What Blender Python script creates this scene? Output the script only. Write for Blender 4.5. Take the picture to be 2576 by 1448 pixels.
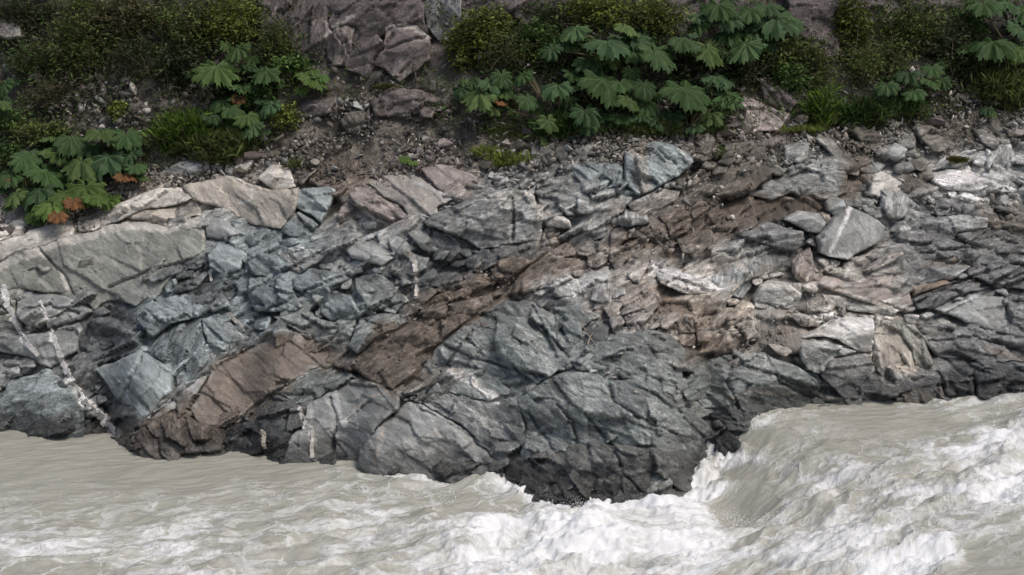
import bpy, math, random
import numpy as np
from mathutils import Vector, Matrix
from mathutils.geometry import delaunay_2d_cdt

# ------------------------------------------------------------------ camera, sky, sun, exposure
for o in list(bpy.data.objects):
    bpy.data.objects.remove(o)
SC = bpy.context.scene
COL = SC.collection
CY, CZ, PITCH, HFOV = -38.0, 11.0, math.radians(11), math.radians(32)
cam = bpy.data.cameras.new("camera")
cam.angle = HFOV
cam.clip_end = 500
camo = bpy.data.objects.new("camera", cam)
camo.location = (0, CY, CZ)
camo.rotation_euler = (math.pi / 2 - PITCH, 0, 0)
COL.objects.link(camo)
SC.camera = camo

SUN_EL, SUN_AZ = math.radians(60), math.radians(128)      # azimuth clockwise from +Y
world = bpy.data.worlds.new("World")
SC.world = world
world.use_nodes = True
wn = world.node_tree.nodes
wl = world.node_tree.links
sky = wn.new("ShaderNodeTexSky")
sky.sky_type = 'NISHITA'
sky.sun_disc = False
sky.sun_elevation = SUN_EL
sky.sun_rotation = SUN_AZ
sky.air_density = 1.0
sky.dust_density = 4.0
sky.ozone_density = 1.0
wl.new(sky.outputs[0], wn["Background"].inputs[0])
wn["Background"].inputs[1].default_value = 0.072
sun = bpy.data.lights.new("sun", 'SUN')
sun.energy = 1.25
sun.angle = math.radians(24)
sun.color = (1.0, 0.965, 0.92)
suno = bpy.data.objects.new("sun", sun)
sd = Vector((math.sin(SUN_AZ) * math.cos(SUN_EL), math.cos(SUN_AZ) * math.cos(SUN_EL), math.sin(SUN_EL)))
suno.rotation_euler = sd.to_track_quat('Z', 'Y').to_euler()
suno.location = (0, -30, 40)
COL.objects.link(suno)
SC.view_settings.view_transform = 'Standard'
SC.view_settings.look = 'None'
SC.view_settings.gamma = 1
SC.view_settings.exposure = 0.66
SC.render.engine = 'CYCLES'
SC.cycles.max_bounces = 5
SC.cycles.diffuse_bounces = 2
SC.cycles.glossy_bounces = 2

# ------------------------------------------------------------------ helpers
random.seed(7)
RNG = np.random.RandomState(11)
TAB = RNG.rand(8, 256, 256)
F = 1288 / math.tan(HFOV / 2)
CP, SP = math.cos(PITCH), math.sin(PITCH)


def vnoise(x, y, s=0):
    x = np.asarray(x, float); y = np.asarray(y, float)
    xi = np.floor(x).astype(int); yi = np.floor(y).astype(int)
    fx = x - xi; fy = y - yi
    fx = fx * fx * (3 - 2 * fx); fy = fy * fy * (3 - 2 * fy)
    t = TAB[s % 8]
    ox, oy = 37 * (s // 8), 91 * (s // 8)
    a = t[(xi + ox) & 255, (yi + oy) & 255]; b = t[(xi + 1 + ox) & 255, (yi + oy) & 255]
    c = t[(xi + ox) & 255, (yi + 1 + oy) & 255]; d = t[(xi + 1 + ox) & 255, (yi + 1 + oy) & 255]
    return (a * (1 - fx) + b * fx) * (1 - fy) + (c * (1 - fx) + d * fx) * fy


def fbm(x, y, o=4, s=0, g=0.5):
    r = 0; a = 1; n = 0
    for k in range(o):
        r = r + a * vnoise(x * 2 ** k + 13.7 * k, y * 2 ** k + 5.3 * k, s + k); n += a; a *= g
    return r / n * 2 - 1


def voronoi(x, y, s=0):
    xi = np.floor(x).astype(int); yi = np.floor(y).astype(int)
    f1 = np.full(np.shape(x), 9.0); f2 = f1.copy()
    dx1 = np.zeros_like(f1); dy1 = dx1.copy(); ra = dx1.copy(); rb = dx1.copy(); rc = dx1.copy()
    tx, ty, t3, t4, t5 = (TAB[(s + k) % 8] for k in range(5))
    for i in (-1, 0, 1):
        for j in (-1, 0, 1):
            cx = xi + i; cy = yi + j
            a, b = (cx + 17 * s) & 255, (cy + 29 * s) & 255
            dx = x - (cx + tx[a, b]); dy = y - (cy + ty[a, b])
            d = np.sqrt(dx * dx + dy * dy)
            m = d < f1
            f2 = np.where(m, f1, np.minimum(f2, d))
            f1 = np.where(m, d, f1)
            dx1 = np.where(m, dx, dx1); dy1 = np.where(m, dy, dy1)
            ra = np.where(m, t3[a, b], ra); rb = np.where(m, t4[a, b], rb); rc = np.where(m, t5[a, b], rc)
    return f1, f2, dx1, dy1, ra, rb, rc


def sstep(a, b, x):
    t = np.clip((x - a) / (b - a), 0, 1)
    return t * t * (3 - 2 * t)


def pts(s):
    return [tuple(float(v) for v in p.split(',')) for p in s.split()]


def inside(px, py, poly):
    r = np.zeros(np.shape(px), bool)
    n = len(poly)
    for i in range(n):
        x0, y0 = poly[i]; x1, y1 = poly[(i + 1) % n]
        if y0 == y1:
            continue
        c = ((y0 > py) != (y1 > py)) & (px < (x1 - x0) * (py - y0) / (y1 - y0) + x0)
        r ^= c
    return r


def dline(px, py, line, closed=False):
    d = np.full(np.shape(px), 1e9)
    n = len(line)
    for i in range(n if closed else n - 1):
        x0, y0 = line[i]; x1, y1 = line[(i + 1) % n]
        ex, ey = x1 - x0, y1 - y0
        L = ex * ex + ey * ey + 1e-9
        t = np.clip(((px - x0) * ex + (py - y0) * ey) / L, 0, 1)
        d = np.minimum(d, np.hypot(px - x0 - t * ex, py - y0 - t * ey))
    return d


def new_mesh(name, V, Fc, col=None, vecs=None, floats=None, mat=None, smooth=False):
    V = np.asarray(V, np.float32)
    me = bpy.data.meshes.new(name)
    if isinstance(Fc, np.ndarray):
        n, k = Fc.shape
        me.vertices.add(len(V)); me.vertices.foreach_set("co", V.ravel())
        me.loops.add(n * k); me.loops.foreach_set("vertex_index", Fc.astype(np.int32).ravel())
        me.polygons.add(n)
        me.polygons.foreach_set("loop_start", np.arange(0, n * k, k, dtype=np.int32))
        me.update(calc_edges=True)
    else:
        me.from_pydata(V.tolist(), [], Fc)
    if col is not None:
        a = me.color_attributes.new("Col", 'FLOAT_COLOR', 'POINT')
        c = np.ones((len(V), 4), np.float32); c[:, :3] = col
        a.data.foreach_set("color", c.ravel())
    for k, v in (vecs or {}).items():
        a = me.attributes.new(k, 'FLOAT_VECTOR', 'POINT')
        a.data.foreach_set("vector", np.asarray(v, np.float32).ravel())
    for k, v in (floats or {}).items():
        a = me.attributes.new(k, 'FLOAT', 'POINT')
        a.data.foreach_set("value", np.asarray(v, np.float32).ravel())
    if smooth:
        me.polygons.foreach_set("use_smooth", np.ones(len(me.polygons), bool))
    if mat:
        me.materials.append(mat)
    return me


def link(name, data, parent=None, **props):
    o = bpy.data.objects.new(name, data)
    COL.objects.link(o)
    if parent:
        o.parent = parent
    for k, v in props.items():
        if v:
            o[k] = v
    return o


def tube(P, R, n=6):
    """tapered tube along points P with radii R -> verts, faces"""
    V = []; Fc = []
    P = [Vector(p) for p in P]
    for i, p in enumerate(P):
        t = (P[min(i + 1, len(P) - 1)] - P[max(i - 1, 0)]).normalized()
        a = t.orthogonal().normalized(); b = t.cross(a)
        for k in range(n):
            an = 2 * math.pi * k / n
            V.append(p + R[i] * (math.cos(an) * a + math.sin(an) * b))
    for i in range(len(P) - 1):
        for k in range(n):
            Fc.append((i * n + k, i * n + (k + 1) % n, (i + 1) * n + (k + 1) % n, (i + 1) * n + k))
    Fc.append(tuple(range(n))[::-1]); Fc.append(tuple(range((len(P) - 1) * n, len(P) * n)))
    return V, Fc


def merge(parts):
    V = []; Fc = []
    for v, f in parts:
        b = len(V); V += [tuple(q) for q in v]; Fc += [tuple(i + b for i in q) for q in f]
    return V, Fc

# ------------------------------------------------------------------ the shape of the bank: where every line of sight meets it
WL = pts("-900,1078 -300,1080 0,1078 130,1106 290,1098 330,1148 500,1142 640,1133 690,1165 800,1160 900,1160 920,1188 1100,1202 1250,1218 1330,1252 1450,1282 1640,1300 1705,1284 1745,1215 1785,1145 1840,1108 1880,1068 2000,1042 2130,1032 2165,1012 2400,1010 2576,1015 3000,1005 3500,1000")
RT = pts("-900,620 -300,610 0,592 200,552 450,455 700,412 900,440 1200,405 1500,378 1700,358 2000,392 2300,350 2576,325 3500,300")
BL = pts("-900,440 0,440 250,440 600,395 760,305 1000,242 1150,322 1400,335 1750,338 2000,322 2300,282 2576,255 3500,220")


def lut(L, x):
    L = np.array(L)
    return np.interp(x, L[:, 0], L[:, 1])


def zwater_u(u):
    """river level along the bank: lower on the left, about a metre higher past the rock point"""
    return 0.95 * sstep(1735, 1885, u)


def ray_a(py):
    v = (724 - py) / F
    return (-SP + v * CP) / (CP + v * SP)


GX = np.arange(-900, 3481, 8.0)
GY = np.arange(1640, -881, -8.0)
wl_ = lut(WL, GX); rt_ = lut(RT, GX); bl_ = lut(BL, GX)
k = np.exp(-0.5 * (np.arange(-8, 9) / 3.0) ** 2); k /= k.sum()
sm = lambda a: np.convolve(np.pad(a, 8, mode='edge'), k, 'valid')
rts, bls = sm(rt_), sm(bl_)
zw = zwater_u(GX)
YM = np.zeros((len(GY), len(GX)))
yw = (zw - CZ) / ray_a(wl_) - CY * -1
yw = (zw - CZ) / ray_a(wl_) + CY
start = np.round((GY[0] - wl_) / 8).astype(int)
for i, r in enumerate(GY):                # upwards
    a = ray_a(r)
    th = np.where(r > rts, 43.0, np.where(r > bls, 31.0, 57.0)) + 7 * fbm(GX / 150, np.full_like(GX, r / 60), 3, 3)
    T = np.tan(np.radians(th))
    if i == 0:
        y = yw.copy(); z = zw.copy()
    up = i > start
    yn = (z - T * y - CZ + CY * a) / (a - T)
    y = np.where(up, yn, yw); z = np.where(up, CZ + a * (yn - CY), zw)
    YM[i] = y
y = yw.copy(); z = zw.copy()
for i in range(len(GY) - 1, -1, -1):      # below the water
    a = ray_a(GY[i])
    T = math.tan(math.radians(55))
    dn = i < start
    yn = (z - T * y - CZ + CY * a) / (a - T)
    y = np.where(dn, yn, yw); z = np.where(dn, CZ + a * (yn - CY), zw)
    YM[i] = np.where(dn, yn, YM[i])
for _ in range(2):
    YM = np.apply_along_axis(lambda c: np.convolve(np.pad(c, 4, mode='edge'), k[4:-4] / k[4:-4].sum(), 'valid'), 1, YM)
    YM = np.apply_along_axis(lambda c: np.convolve(np.pad(c, 2, mode='edge'), [.1, .2, .4, .2, .1], 'valid'), 0, YM)

# the jut of the rock point dies out up the slope
kb = np.exp(-0.5 * (np.arange(-150, 151) / 55.0) ** 2); kb /= kb.sum()
YB = np.apply_along_axis(lambda c: np.convolve(np.pad(c, 150, mode='edge'), kb, 'valid'), 1, YM)
wb = (sstep(1060, 620, GY) * .92)[:, None]
YM = YM * (1 - wb) + YB * wb


def depth(px, py):
    fx = np.clip((np.asarray(px, float) - GX[0]) / 8, 0, len(GX) - 1.001)
    fy = np.clip((GY[0] - np.asarray(py, float)) / 8, 0, len(GY) - 1.001)
    xi = fx.astype(int); yi = fy.astype(int); fx = fx - xi; fy = fy - yi
    return (YM[yi, xi] * (1 - fx) + YM[yi, xi + 1] * fx) * (1 - fy) + (YM[yi + 1, xi] * (1 - fx) + YM[yi + 1, xi + 1] * fx) * fy


RD = np.array([0.0, -0.965, 0.262])        # relief grows out of the bank in this fixed direction


def bank(px, py, D=0.0):
    """world point on the bank for a place on it, D metres proud"""
    px = np.asarray(px, float); py = np.asarray(py, float)
    y = depth(px, py)
    u = (px - 1288) / F; v = (724 - py) / F
    dy = CP + v * SP; dz = -SP + v * CP
    t = (y - CY) / dy
    P = np.stack([u * t, y, CZ + dz * t], -1)
    return P + np.asarray(D)[..., None] * RD


def project(P):
    P = np.asarray(P, float)
    dy = P[..., 1] - CY; dz = P[..., 2] - CZ
    fw = dy * CP - dz * SP; up = dy * SP + dz * CP
    return 1288 + F * P[..., 0] / fw, 724 - F * up / fw

# ------------------------------------------------------------------ rock colours
TONE = dict(pale=(.52, .485, .435), white=(.68, .66, .63), lgray=(.38, .378, .362), gray=(.285, .29, .277), warm=(.29, .263, .235),
            blue=(.27, .305, .305), steel=(.205, .232, .237), green=(.225, .243, .23), dark=(.10, .106, .105), pink=(.29, .245, .225),
            brown=(.15, .12, .094), rust=(.195, .15, .112), ochre=(.30, .235, .15), scree=(.122, .108, .088), cliff=(.12, .099, .092),
            soil=(.045, .038, .029), beige=(.38, .335, .28), olive=(.222, .224, .195), moss=(.07, .075, .02), shale=(.178, .178, .173))
ZONES = [(0, 600, 'pale'), (300, 500, 'beige'), (600, 440, 'pale'), (60, 660, 'olive'), (350, 650, 'olive'), (480, 700, 'dark'), (60, 800, 'olive'), (60, 900, 'gray'),
         (280, 860, 'dark'), (420, 760, 'steel'), (600, 680, 'steel'), (700, 620, 'blue'), (700, 720, 'steel'), (620, 800, 'steel'), (820, 700, 'gray'), (800, 800, 'green'), (900, 780, 'green'),
         (450, 880, 'blue'), (300, 1000, 'dark'), (600, 1000, 'brown'), (750, 880, 'brown'), (400, 1120, 'brown'), (620, 1100, 'dark'), (800, 960, 'green'),
         (950, 500, 'warm'), (1100, 470, 'pink'), (880, 440, 'brown'), (1150, 560, 'gray'), (1300, 520, 'lgray'), (950, 620, 'gray'), (1080, 690, 'dark'), (1200, 650, 'dark'), (1250, 690, 'rust'),
         (1000, 860, 'brown'), (1150, 770, 'rust'), (1300, 700, 'brown'), (1400, 620, 'brown'), (1340, 640, 'dark'), (1450, 540, 'gray'), (1480, 620, 'shale'), (1600, 450, 'blue'), (1600, 560, 'warm'), (1750, 560, 'brown'),
         (1900, 510, 'brown'), (2050, 500, 'brown'), (1700, 620, 'brown'), (1780, 450, 'scree'), (1850, 420, 'scree'), (1420, 720, 'lgray'), (1600, 700, 'warm'), (1700, 760, 'rust'), (1600, 780, 'warm'), (1650, 820, 'warm'), (1750, 700, 'pale'),
         (1880, 640, 'gray'), (1960, 600, 'shale'), (1850, 800, 'beige'), (1950, 800, 'pale'), (1780, 850, 'brown'), (1950, 850, 'warm'), (1250, 900, 'green'), (1500, 880, 'green'), (1400, 800, 'dark'), (1550, 1050, 'green'), (1800, 960, 'green'),
         (2000, 980, 'green'), (2080, 760, 'pale'), (2150, 850, 'pale'), (2150, 940, 'gray'), (2260, 900, 'beige'), (2330, 980, 'shale'), (2450, 960, 'dark'), (2450, 850, 'shale'), (2350, 700, 'shale'), (2500, 690, 'shale'), (2450, 780, 'gray'),
         (2250, 520, 'gray'), (2400, 540, 'shale'), (2500, 560, 'scree'), (2400, 450, 'white'), (2300, 450, 'scree'), (2200, 430, 'gray'), (2050, 420, 'gray'), (2520, 420, 'lgray'),
         (300, 300, 'scree'), (100, 300, 'soil'), (420, 240, 'scree'), (150, 150, 'soil'), (500, 100, 'soil'), (700, 350, 'scree'), (900, 350, 'scree'), (1000, 280, 'scree'), (1200, 350, 'scree'), (1350, 300, 'soil'), (1600, 300, 'soil'), (1400, 100, 'soil'), (1800, 150, 'soil'),
         (1000, 100, 'cliff'), (750, 60, 'cliff'), (1250, 40, 'cliff'), (2050, 60, 'cliff'), (1920, 300, 'pink'), (2150, 350, 'scree'), (2400, 320, 'scree'), (2200, 150, 'soil'), (2450, 180, 'soil'), (2500, 240, 'scree'), (1600, 380, 'scree')]
ZX = np.array([[a, b] for a, b, c in ZONES], float); ZC = np.array([TONE[c] for a, b, c in ZONES])


def zone(px, py):
    px = np.asarray(px, float); py = np.asarray(py, float)
    wx = px + 30 * fbm(px / 70, py / 70, 3, 5); wy = py + 30 * fbm(px / 70 + 40, py / 70, 3, 6)
    out = np.zeros(px.shape + (3,)); W = np.zeros(px.shape)
    for (zx, zy), c in zip(ZX, ZC):
        w = 1 / (((wx - zx) ** 2 + (1.5 * (wy - zy)) ** 2) ** 2 + 1e3)
        out += w[..., None] * c; W += w
    return out / W[..., None]


MUD = [pts("545,912 640,872 742,836 830,885 880,905 890,930 780,932 740,960 640,1020 600,1060 560,1075 500,1062 478,1030 510,985"),
       pts("900,905 950,832 1020,800 1060,782 1130,766 1235,745 1240,770 1190,800 1110,862 1060,922 1012,985 950,968 895,945"),
       pts("1045,770 1110,735 1180,715 1230,700 1300,690 1340,715 1250,745 1130,765 1060,785"),
       pts("1290,650 1400,640 1500,612 1600,592 1730,542 1850,500 1930,492 2105,505 2119,403 2179,403 2189,473 2150,505 1980,542 1850,592 1700,622 1640,642 1560,657 1440,682 1340,712 1270,715"),
       pts("360,1060 440,1030 500,1060 560,1080 545,1110 430,1125 330,1135")]
# veins, stains and painted pale highlights on the rock: line, half width, colour, strength
VEINS_HIGHLIGHTS = [("455,0 0,0", 0, 'white', 0)]
VEINS_HIGHLIGHTS = [
    ("-100,690 0,674 97,634 160,612 233,595 300,572 360,570 430,580 505,552", 11, 'pale', .7), ("1100,880 1180,900 1260,930", 3, 'lgray', .7), ("1280,800 1340,860 1420,930", 2.5, 'lgray', .7), ("1350,1050 1450,1000 1560,1010", 3, 'lgray', .7), ("1480,1080 1600,1040 1700,1080", 3, 'lgray', .6), ("1330,1100 1400,1060", 4, 'lgray', .6), ("1780,960 1850,930 1950,950", 3, 'lgray', .7), ("1180,1040 1240,1060 1290,1130", 4, 'lgray', .7), ("1500,900 1560,880 1620,870", 3, 'lgray', .6),  # after the slab's pale top band: hairlines painted as highlights on the rock
    ("105,762 122,810 140,860 155,905", 3.5, 'white', .95), ("155,905 180,960 215,1012", 8, 'white', .95), ("215,1012 250,1045 292,1090", 11, 'white', .95), ("12,728 20,770 38,805", 8, 'white', .95), ("38,805 48,830 70,865 98,895", 5, 'white', .95), ("1018,634 1040,650 1044,672 1045,695 1050,712 1046,745", 5, 'white', .9), ("757,1030 770,1072 786,1078 788,1100 784,1150", 4, 'white', .9),
    ("97,628 135,660 158,690 168,725", 5, 'pale', .7), ("1040,460 1090,478 1140,505", 4, 'lgray', .9), ("905,510 935,548 975,570", 3.5, 'pale', .9),
    ("1150,940 1180,955 1215,985 1245,1005", 13, 'white', .9), ("1130,930 1170,942", 5, 'pale', .9), ("1420,1010 1390,1000 1330,985 1250,1005", 2.5, 'lgray', .6),
    ("945,1160 955,1110 968,1080", 5, 'beige', .8), ("1090,1060 1105,1095 1150,1115", 3, 'pale', .8), ("1065,1105 1110,1125 1125,1140", 3, 'pale', .7),
    ("880,1040 930,1000 985,985", 3, 'beige', .6), ("830,1085 900,1040", 2.5, 'pale', .5),
    ("1605,985 1640,1025 1680,1055", 4, 'lgray', .9), ("1420,975 1455,962 1500,960", 3, 'lgray', .8), ("1600,895 1650,905 1700,915", 2.5, 'lgray', .8), ("1330,870 1440,960", 2, 'lgray', .5),
    ("1830,1005 1900,985 1960,990 2030,990 2100,1005 2125,1020", 4, 'beige', .8), ("1860,1000 1920,975 2000,978", 3, 'lgray', .7),
    ("2132,528 2110,575 2085,635", 5, 'white', .9), ("2150,560 2215,575", 2, 'lgray', .5),
    ("2075,742 2150,752 2235,775 2262,786", 6, 'pale', .8), ("2190,810 2196,850 2205,890", 5, 'white', .8), ("2070,852 2130,868 2180,888", 7, 'white', .7),
    ("1600,385 1612,430 1622,475", 16, 'beige', .7), ("1700,375 1722,400 1735,420", 4, 'white', .7), ("1640,385 1690,420", 3, 'lgray', .7), ("1500,410 1560,440", 2.5, 'lgray', .8),
    ("1330,490 1358,520 1365,580", 8, 'pale', .8), ("1250,490 1290,500 1340,500", 5, 'pale', .5), ("1290,520 1292,600", 3, 'dark', .7),
    ("1650,680 1720,706 1790,720 1825,720", 19, 'white', .9), ("1560,700 1600,690 1640,705", 10, 'pale', .7), ("1480,690 1530,690", 12, 'lgray', .7), ("1760,735 1820,745", 8, 'pale', .8), ("1900,790 1960,800 1930,830", 12, 'pale', .7), ("2080,805 2130,820 2190,825", 18, 'white', .7), ("1240,500 1320,490 1350,520", 10, 'pale', .6), ("1795,632 1830,650 1870,680", 9, 'pale', .8), ("1905,715 1960,718 2005,740", 8, 'pale', .7),
    ("1450,745 1560,730 1600,722", 2, 'rust', .6), ("1560,770 1640,740", 2, 'rust', .5), ("1650,790 1680,830", 16, 'ochre', .2), ("1700,760 1640,800", 14, 'rust', .3),
    ("2360,450 2400,440 2470,455", 9, 'white', .9), ("2440,490 2490,470 2540,475", 8, 'white', .8), ("2370,655 2420,660 2440,675", 3, 'rust', .6),
    ("2300,735 2390,708", 9, 'rust', .6), ("2320,670 2400,662", 7, 'rust', .45), ("2480,880 2580,905", 9, 'rust', .45), ("2300,800 2350,800", 5, 'white', .8), ("2366,806 2420,818", 5, 'pale', .9),
    ("1820,296 1862,338", 3, 'white', .8), ("1865,310 1908,338", 3, 'white', .8), ("985,70 1040,75 1072,100", 6, 'pale', .6), ("825,100 850,70 890,50", 6, 'pale', .5), ("1000,180 1010,150 1060,120", 12, 'pink', .7),
    ("620,855 580,835 552,800", 3, 'lgray', .7), ("600,870 640,862", 7, 'white', .7), ("250,930 300,905 362,885", 4, 'lgray', .5), ("640,470 636,505 600,515", 3, 'white', .6), ("577,447 640,462", 8, 'pale', .7),
    ("480,560 500,580 510,590", 6, 'pale', .5), ("240,575 330,570 420,578", 5, 'pale', .7), ("130,615 200,600", 5, 'pale', .8), ("700,640 745,650 755,680", 3, 'beige', .7),
    ("1730,860 1760,865 1790,850", 6, 'rust', .5), ("2040,620 2020,690", 6, 'rust', .4), ("735,960 690,990 660,1020", 3, 'lgray', .4)]
VEINS_HIGHLIGHTS = [(pts(l), w, np.array(TONE[c]), s) for l, w, c, s in VEINS_HIGHLIGHTS]
VB = [(min(p[0] for p in l) - 40, max(p[0] for p in l) + 40, min(p[1] for p in l) - 40, max(p[1] for p in l) + 40) for l, *_ in VEINS_HIGHLIGHTS]
CRACKS = [pts(l) for l in ("720,965 640,1025 560,1085", "1008,988 1110,864 1240,757 1300,700", "895,895 1000,832 1060,792", "1290,700 1440,592 1512,545", "1560,530 1665,476", "1440,684 1640,604 1735,545", "2050,705 2180,633 2262,590", "1950,682 2062,600", "376,1052 500,952 640,870", "1340,760 1460,690 1560,640", "1560,780 1700,700 1790,640", "640,800 760,740 880,690", "800,880 900,800 1010,760", "600,760 700,690 820,630", "2280,780 2400,715 2560,660", "2310,820 2440,760", "460,663 400,673 333,700 273,723", "974,127 1020,112 1071,97", "100,625 160,690 190,745", "1565,380 1568,440 1563,470", "1290,500 1292,560 1290,605", "1010,992 1060,1030 1160,1080 1255,1160",
          "1450,1110 1440,1060 1400,1020", "1470,1040 1530,1110 1560,1170", "1390,1130 1330,1040", "1530,960 1540,1010 1620,1060 1700,1090", "1690,1000 1720,1050 1790,1120", "1340,770 1370,830 1430,900",
          "1110,865 1180,900 1260,920 1380,950", "1060,1020 1090,960 1190,835", "2200,800 2196,850 2205,930", "2100,905 2160,893 2190,888", "2065,830 2100,810", "1850,900 1830,960 1860,1030", "1930,895 1960,960 2050,1000", "2440,700 2330,745", "2580,690 2470,720",
          "2300,640 2440,625", "2330,860 2440,850 2590,880", "60,780 130,770 200,790", "95,840 180,830", "520,640 500,690 450,740", "300,1010 330,960 360,900", "880,1060 930,1010", "830,1000 850,1060 840,1130", "1700,420 1650,380", "1500,470 1520,420", "990,90 960,130 940,155")]
CB = [(min(p[0] for p in l) - 20, max(p[0] for p in l) + 20, min(p[1] for p in l) - 20, max(p[1] for p in l) + 20) for l in CRACKS]


def paint(px, py, c):
    """silt, veins, stains and painted highlights over the rock's own colour"""
    wx = px + 24 * fbm(px / 34, py / 34, 4, 1); wy = py + 24 * fbm(px / 34 + 9, py / 34, 4, 2)
    hole = fbm(px / 26, py / 16, 4, 6)
    br = np.array(TONE['brown'])
    for m in MUD:
        ins = inside(wx, wy, m)
        d = dline(wx, wy, m, True)
        k_ = np.clip(np.where(ins, .5 + d / 22, .5 - d / 30) + .55 * hole, 0, .9)
        var = 1 + .35 * fbm(px / 30, py / 20, 4, 4)
        c = c * (1 - k_[..., None]) + k_[..., None] * br * var[..., None]
    reg = np.exp(-(((px - 1850) / 430) ** 4 + ((py - 745 - .12 * (px - 1850)) / 110) ** 4)) + .5 * np.exp(-(((px - 1300) / 160) ** 4 + ((py - 530) / 70) ** 4))
    mt = np.clip(reg * sstep(.05, .42, fbm(px / 48, py / 30, 4, 5)) * .6, 0, .6)[..., None]
    c = c * (1 - mt) + mt * np.array(TONE['pale'])
    mt = np.clip(reg * sstep(.08, .4, fbm(px / 55 + 30, py / 36, 3, 7)) * .45, 0, .5)[..., None]
    c = c * (1 - mt) + mt * np.array((.40, .325, .265))
    vx = px + 4 * fbm(px / 13, py / 13, 3, 3); vy = py + 4 * fbm(px / 13 + 7, py / 13, 3, 4)
    brk = fbm(px / 16, py / 16, 3, 7)
    for (l, w, col, s), b in zip(VEINS_HIGHLIGHTS, VB):
        m = (px > b[0]) & (px < b[1]) & (py > b[2]) & (py < b[3])
        if not m.any():
            continue
        d = dline(vx[m], vy[m], l)
        k_ = s * np.clip((w * (1 + .5 * brk[m]) - d) / (w * .35 + .8) + .5, 0, 1) * (1 if s > .92 else sstep(-.75, -.2, brk[m]))
        c[m] = c[m] * (1 - k_[:, None]) + k_[:, None] * col
    return c


def cracks(px, py):
    g = np.zeros(np.shape(px))
    vx = px + 5 * fbm(px / 18, py / 18, 3, 2); vy = py + 5 * fbm(px / 18 + 5, py / 18, 3, 6)
    for l, b in zip(CRACKS, CB):
        m = (px > b[0]) & (px < b[1]) & (py > b[2]) & (py < b[3])
        if m.any():
            g[m] = np.maximum(g[m], np.exp(-(dline(vx[m], vy[m], l) / 3.2) ** 2))
    return g


def fracture(px, py, fol, rough, s=0):
    """broken facets: steps and tilts in three sizes, longer along the foliation, and saw-toothed strata"""
    a = math.radians(fol); ca, sa = math.cos(a), math.sin(a)
    x = px / 105; y = -py / 105
    u = x * ca + y * sa; v = -x * sa + y * ca
    u = u + .05 * fbm(x * 1.6, y * 1.6, 2, s); v = v + .04 * fbm(x * 1.6 + 9, y * 1.6, 2, s + 1)
    D = np.zeros(np.shape(px)); tv = np.zeros(np.shape(px))
    for sc, an, amp, q in ((1.15, 2.0, .22, 1), (.52, 1.8, .16, 2), (.21, 1.7, .035, 4)):
        f1, f2, dx, dy, ra, rb, rc = voronoi(u / (sc * an ** .5), v / (sc / an ** .5), s + q)
        D += amp * ((ra - .5) * 3.2 * dx + (rb - .6) * 3.6 * dy + (rc - .5) * .9)
        D -= amp * .16 * np.exp(-((f2 - f1) / .05) ** 2)
        tv += (rc - .5) * (.55 if q < 4 else .4)
    per = .20 + .05 * vnoise(x * .7, y * .7, s)
    ph = v / per + .5 * fbm(u * 1.3, v * 1.3, 3, s + 3)
    D += .05 * sstep(-.1, .6, fbm(x * .9, y * .9, 2, s + 4)) * (.5 - (ph - np.floor(ph)))
    D += .012 * fbm(u * 2.5, v * 9, 3, s + 2)
    D += .006 * fbm(u * 9, v * 24, 2, s + 3)
    return D * rough, tv, np.stack([u, v, x * 0], -1)

# ------------------------------------------------------------------ materials
def mat_new(name):
    m = bpy.data.materials.new(name)
    m.use_nodes = True
    nt = m.node_tree
    return m, nt.nodes, nt.links, nt.nodes["Principled BSDF"]


def attr(n, name):
    a = n.new("ShaderNodeAttribute"); a.attribute_name = name
    return a


def noise(n, l, vec, scale, detail=5, rough=.6, dist=0.0):
    t = n.new("ShaderNodeTexNoise")
    t.inputs['Scale'].default_value = scale; t.inputs['Detail'].default_value = detail
    t.inputs['Roughness'].default_value = rough; t.inputs['Distortion'].default_value = dist
    if vec is not None:
        l.new(vec, t.inputs['Vector'])
    return t


def maprange(n, l, val, a, b, c, d, smooth=False):
    t = n.new("ShaderNodeMapRange")
    if smooth:
        t.interpolation_type = 'SMOOTHSTEP'
    l.new(val, t.inputs[0])
    for i, v in zip((1, 2, 3, 4), (a, b, c, d)):
        t.inputs[i].default_value = v
    return t.outputs[0]


def math_(n, l, op, a, b):
    t = n.new("ShaderNodeMath"); t.operation = op
    for i, v in enumerate((a, b)):
        if isinstance(v, (int, float)):
            t.inputs[i].default_value = v
        else:
            l.new(v, t.inputs[i])
    return t.outputs[0]


def mul_col(n, l, col, val):
    t = n.new("ShaderNodeVectorMath"); t.operation = 'SCALE'
    l.new(col, t.inputs[0]); l.new(val, t.inputs['Scale'])
    return t.outputs[0]


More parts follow.
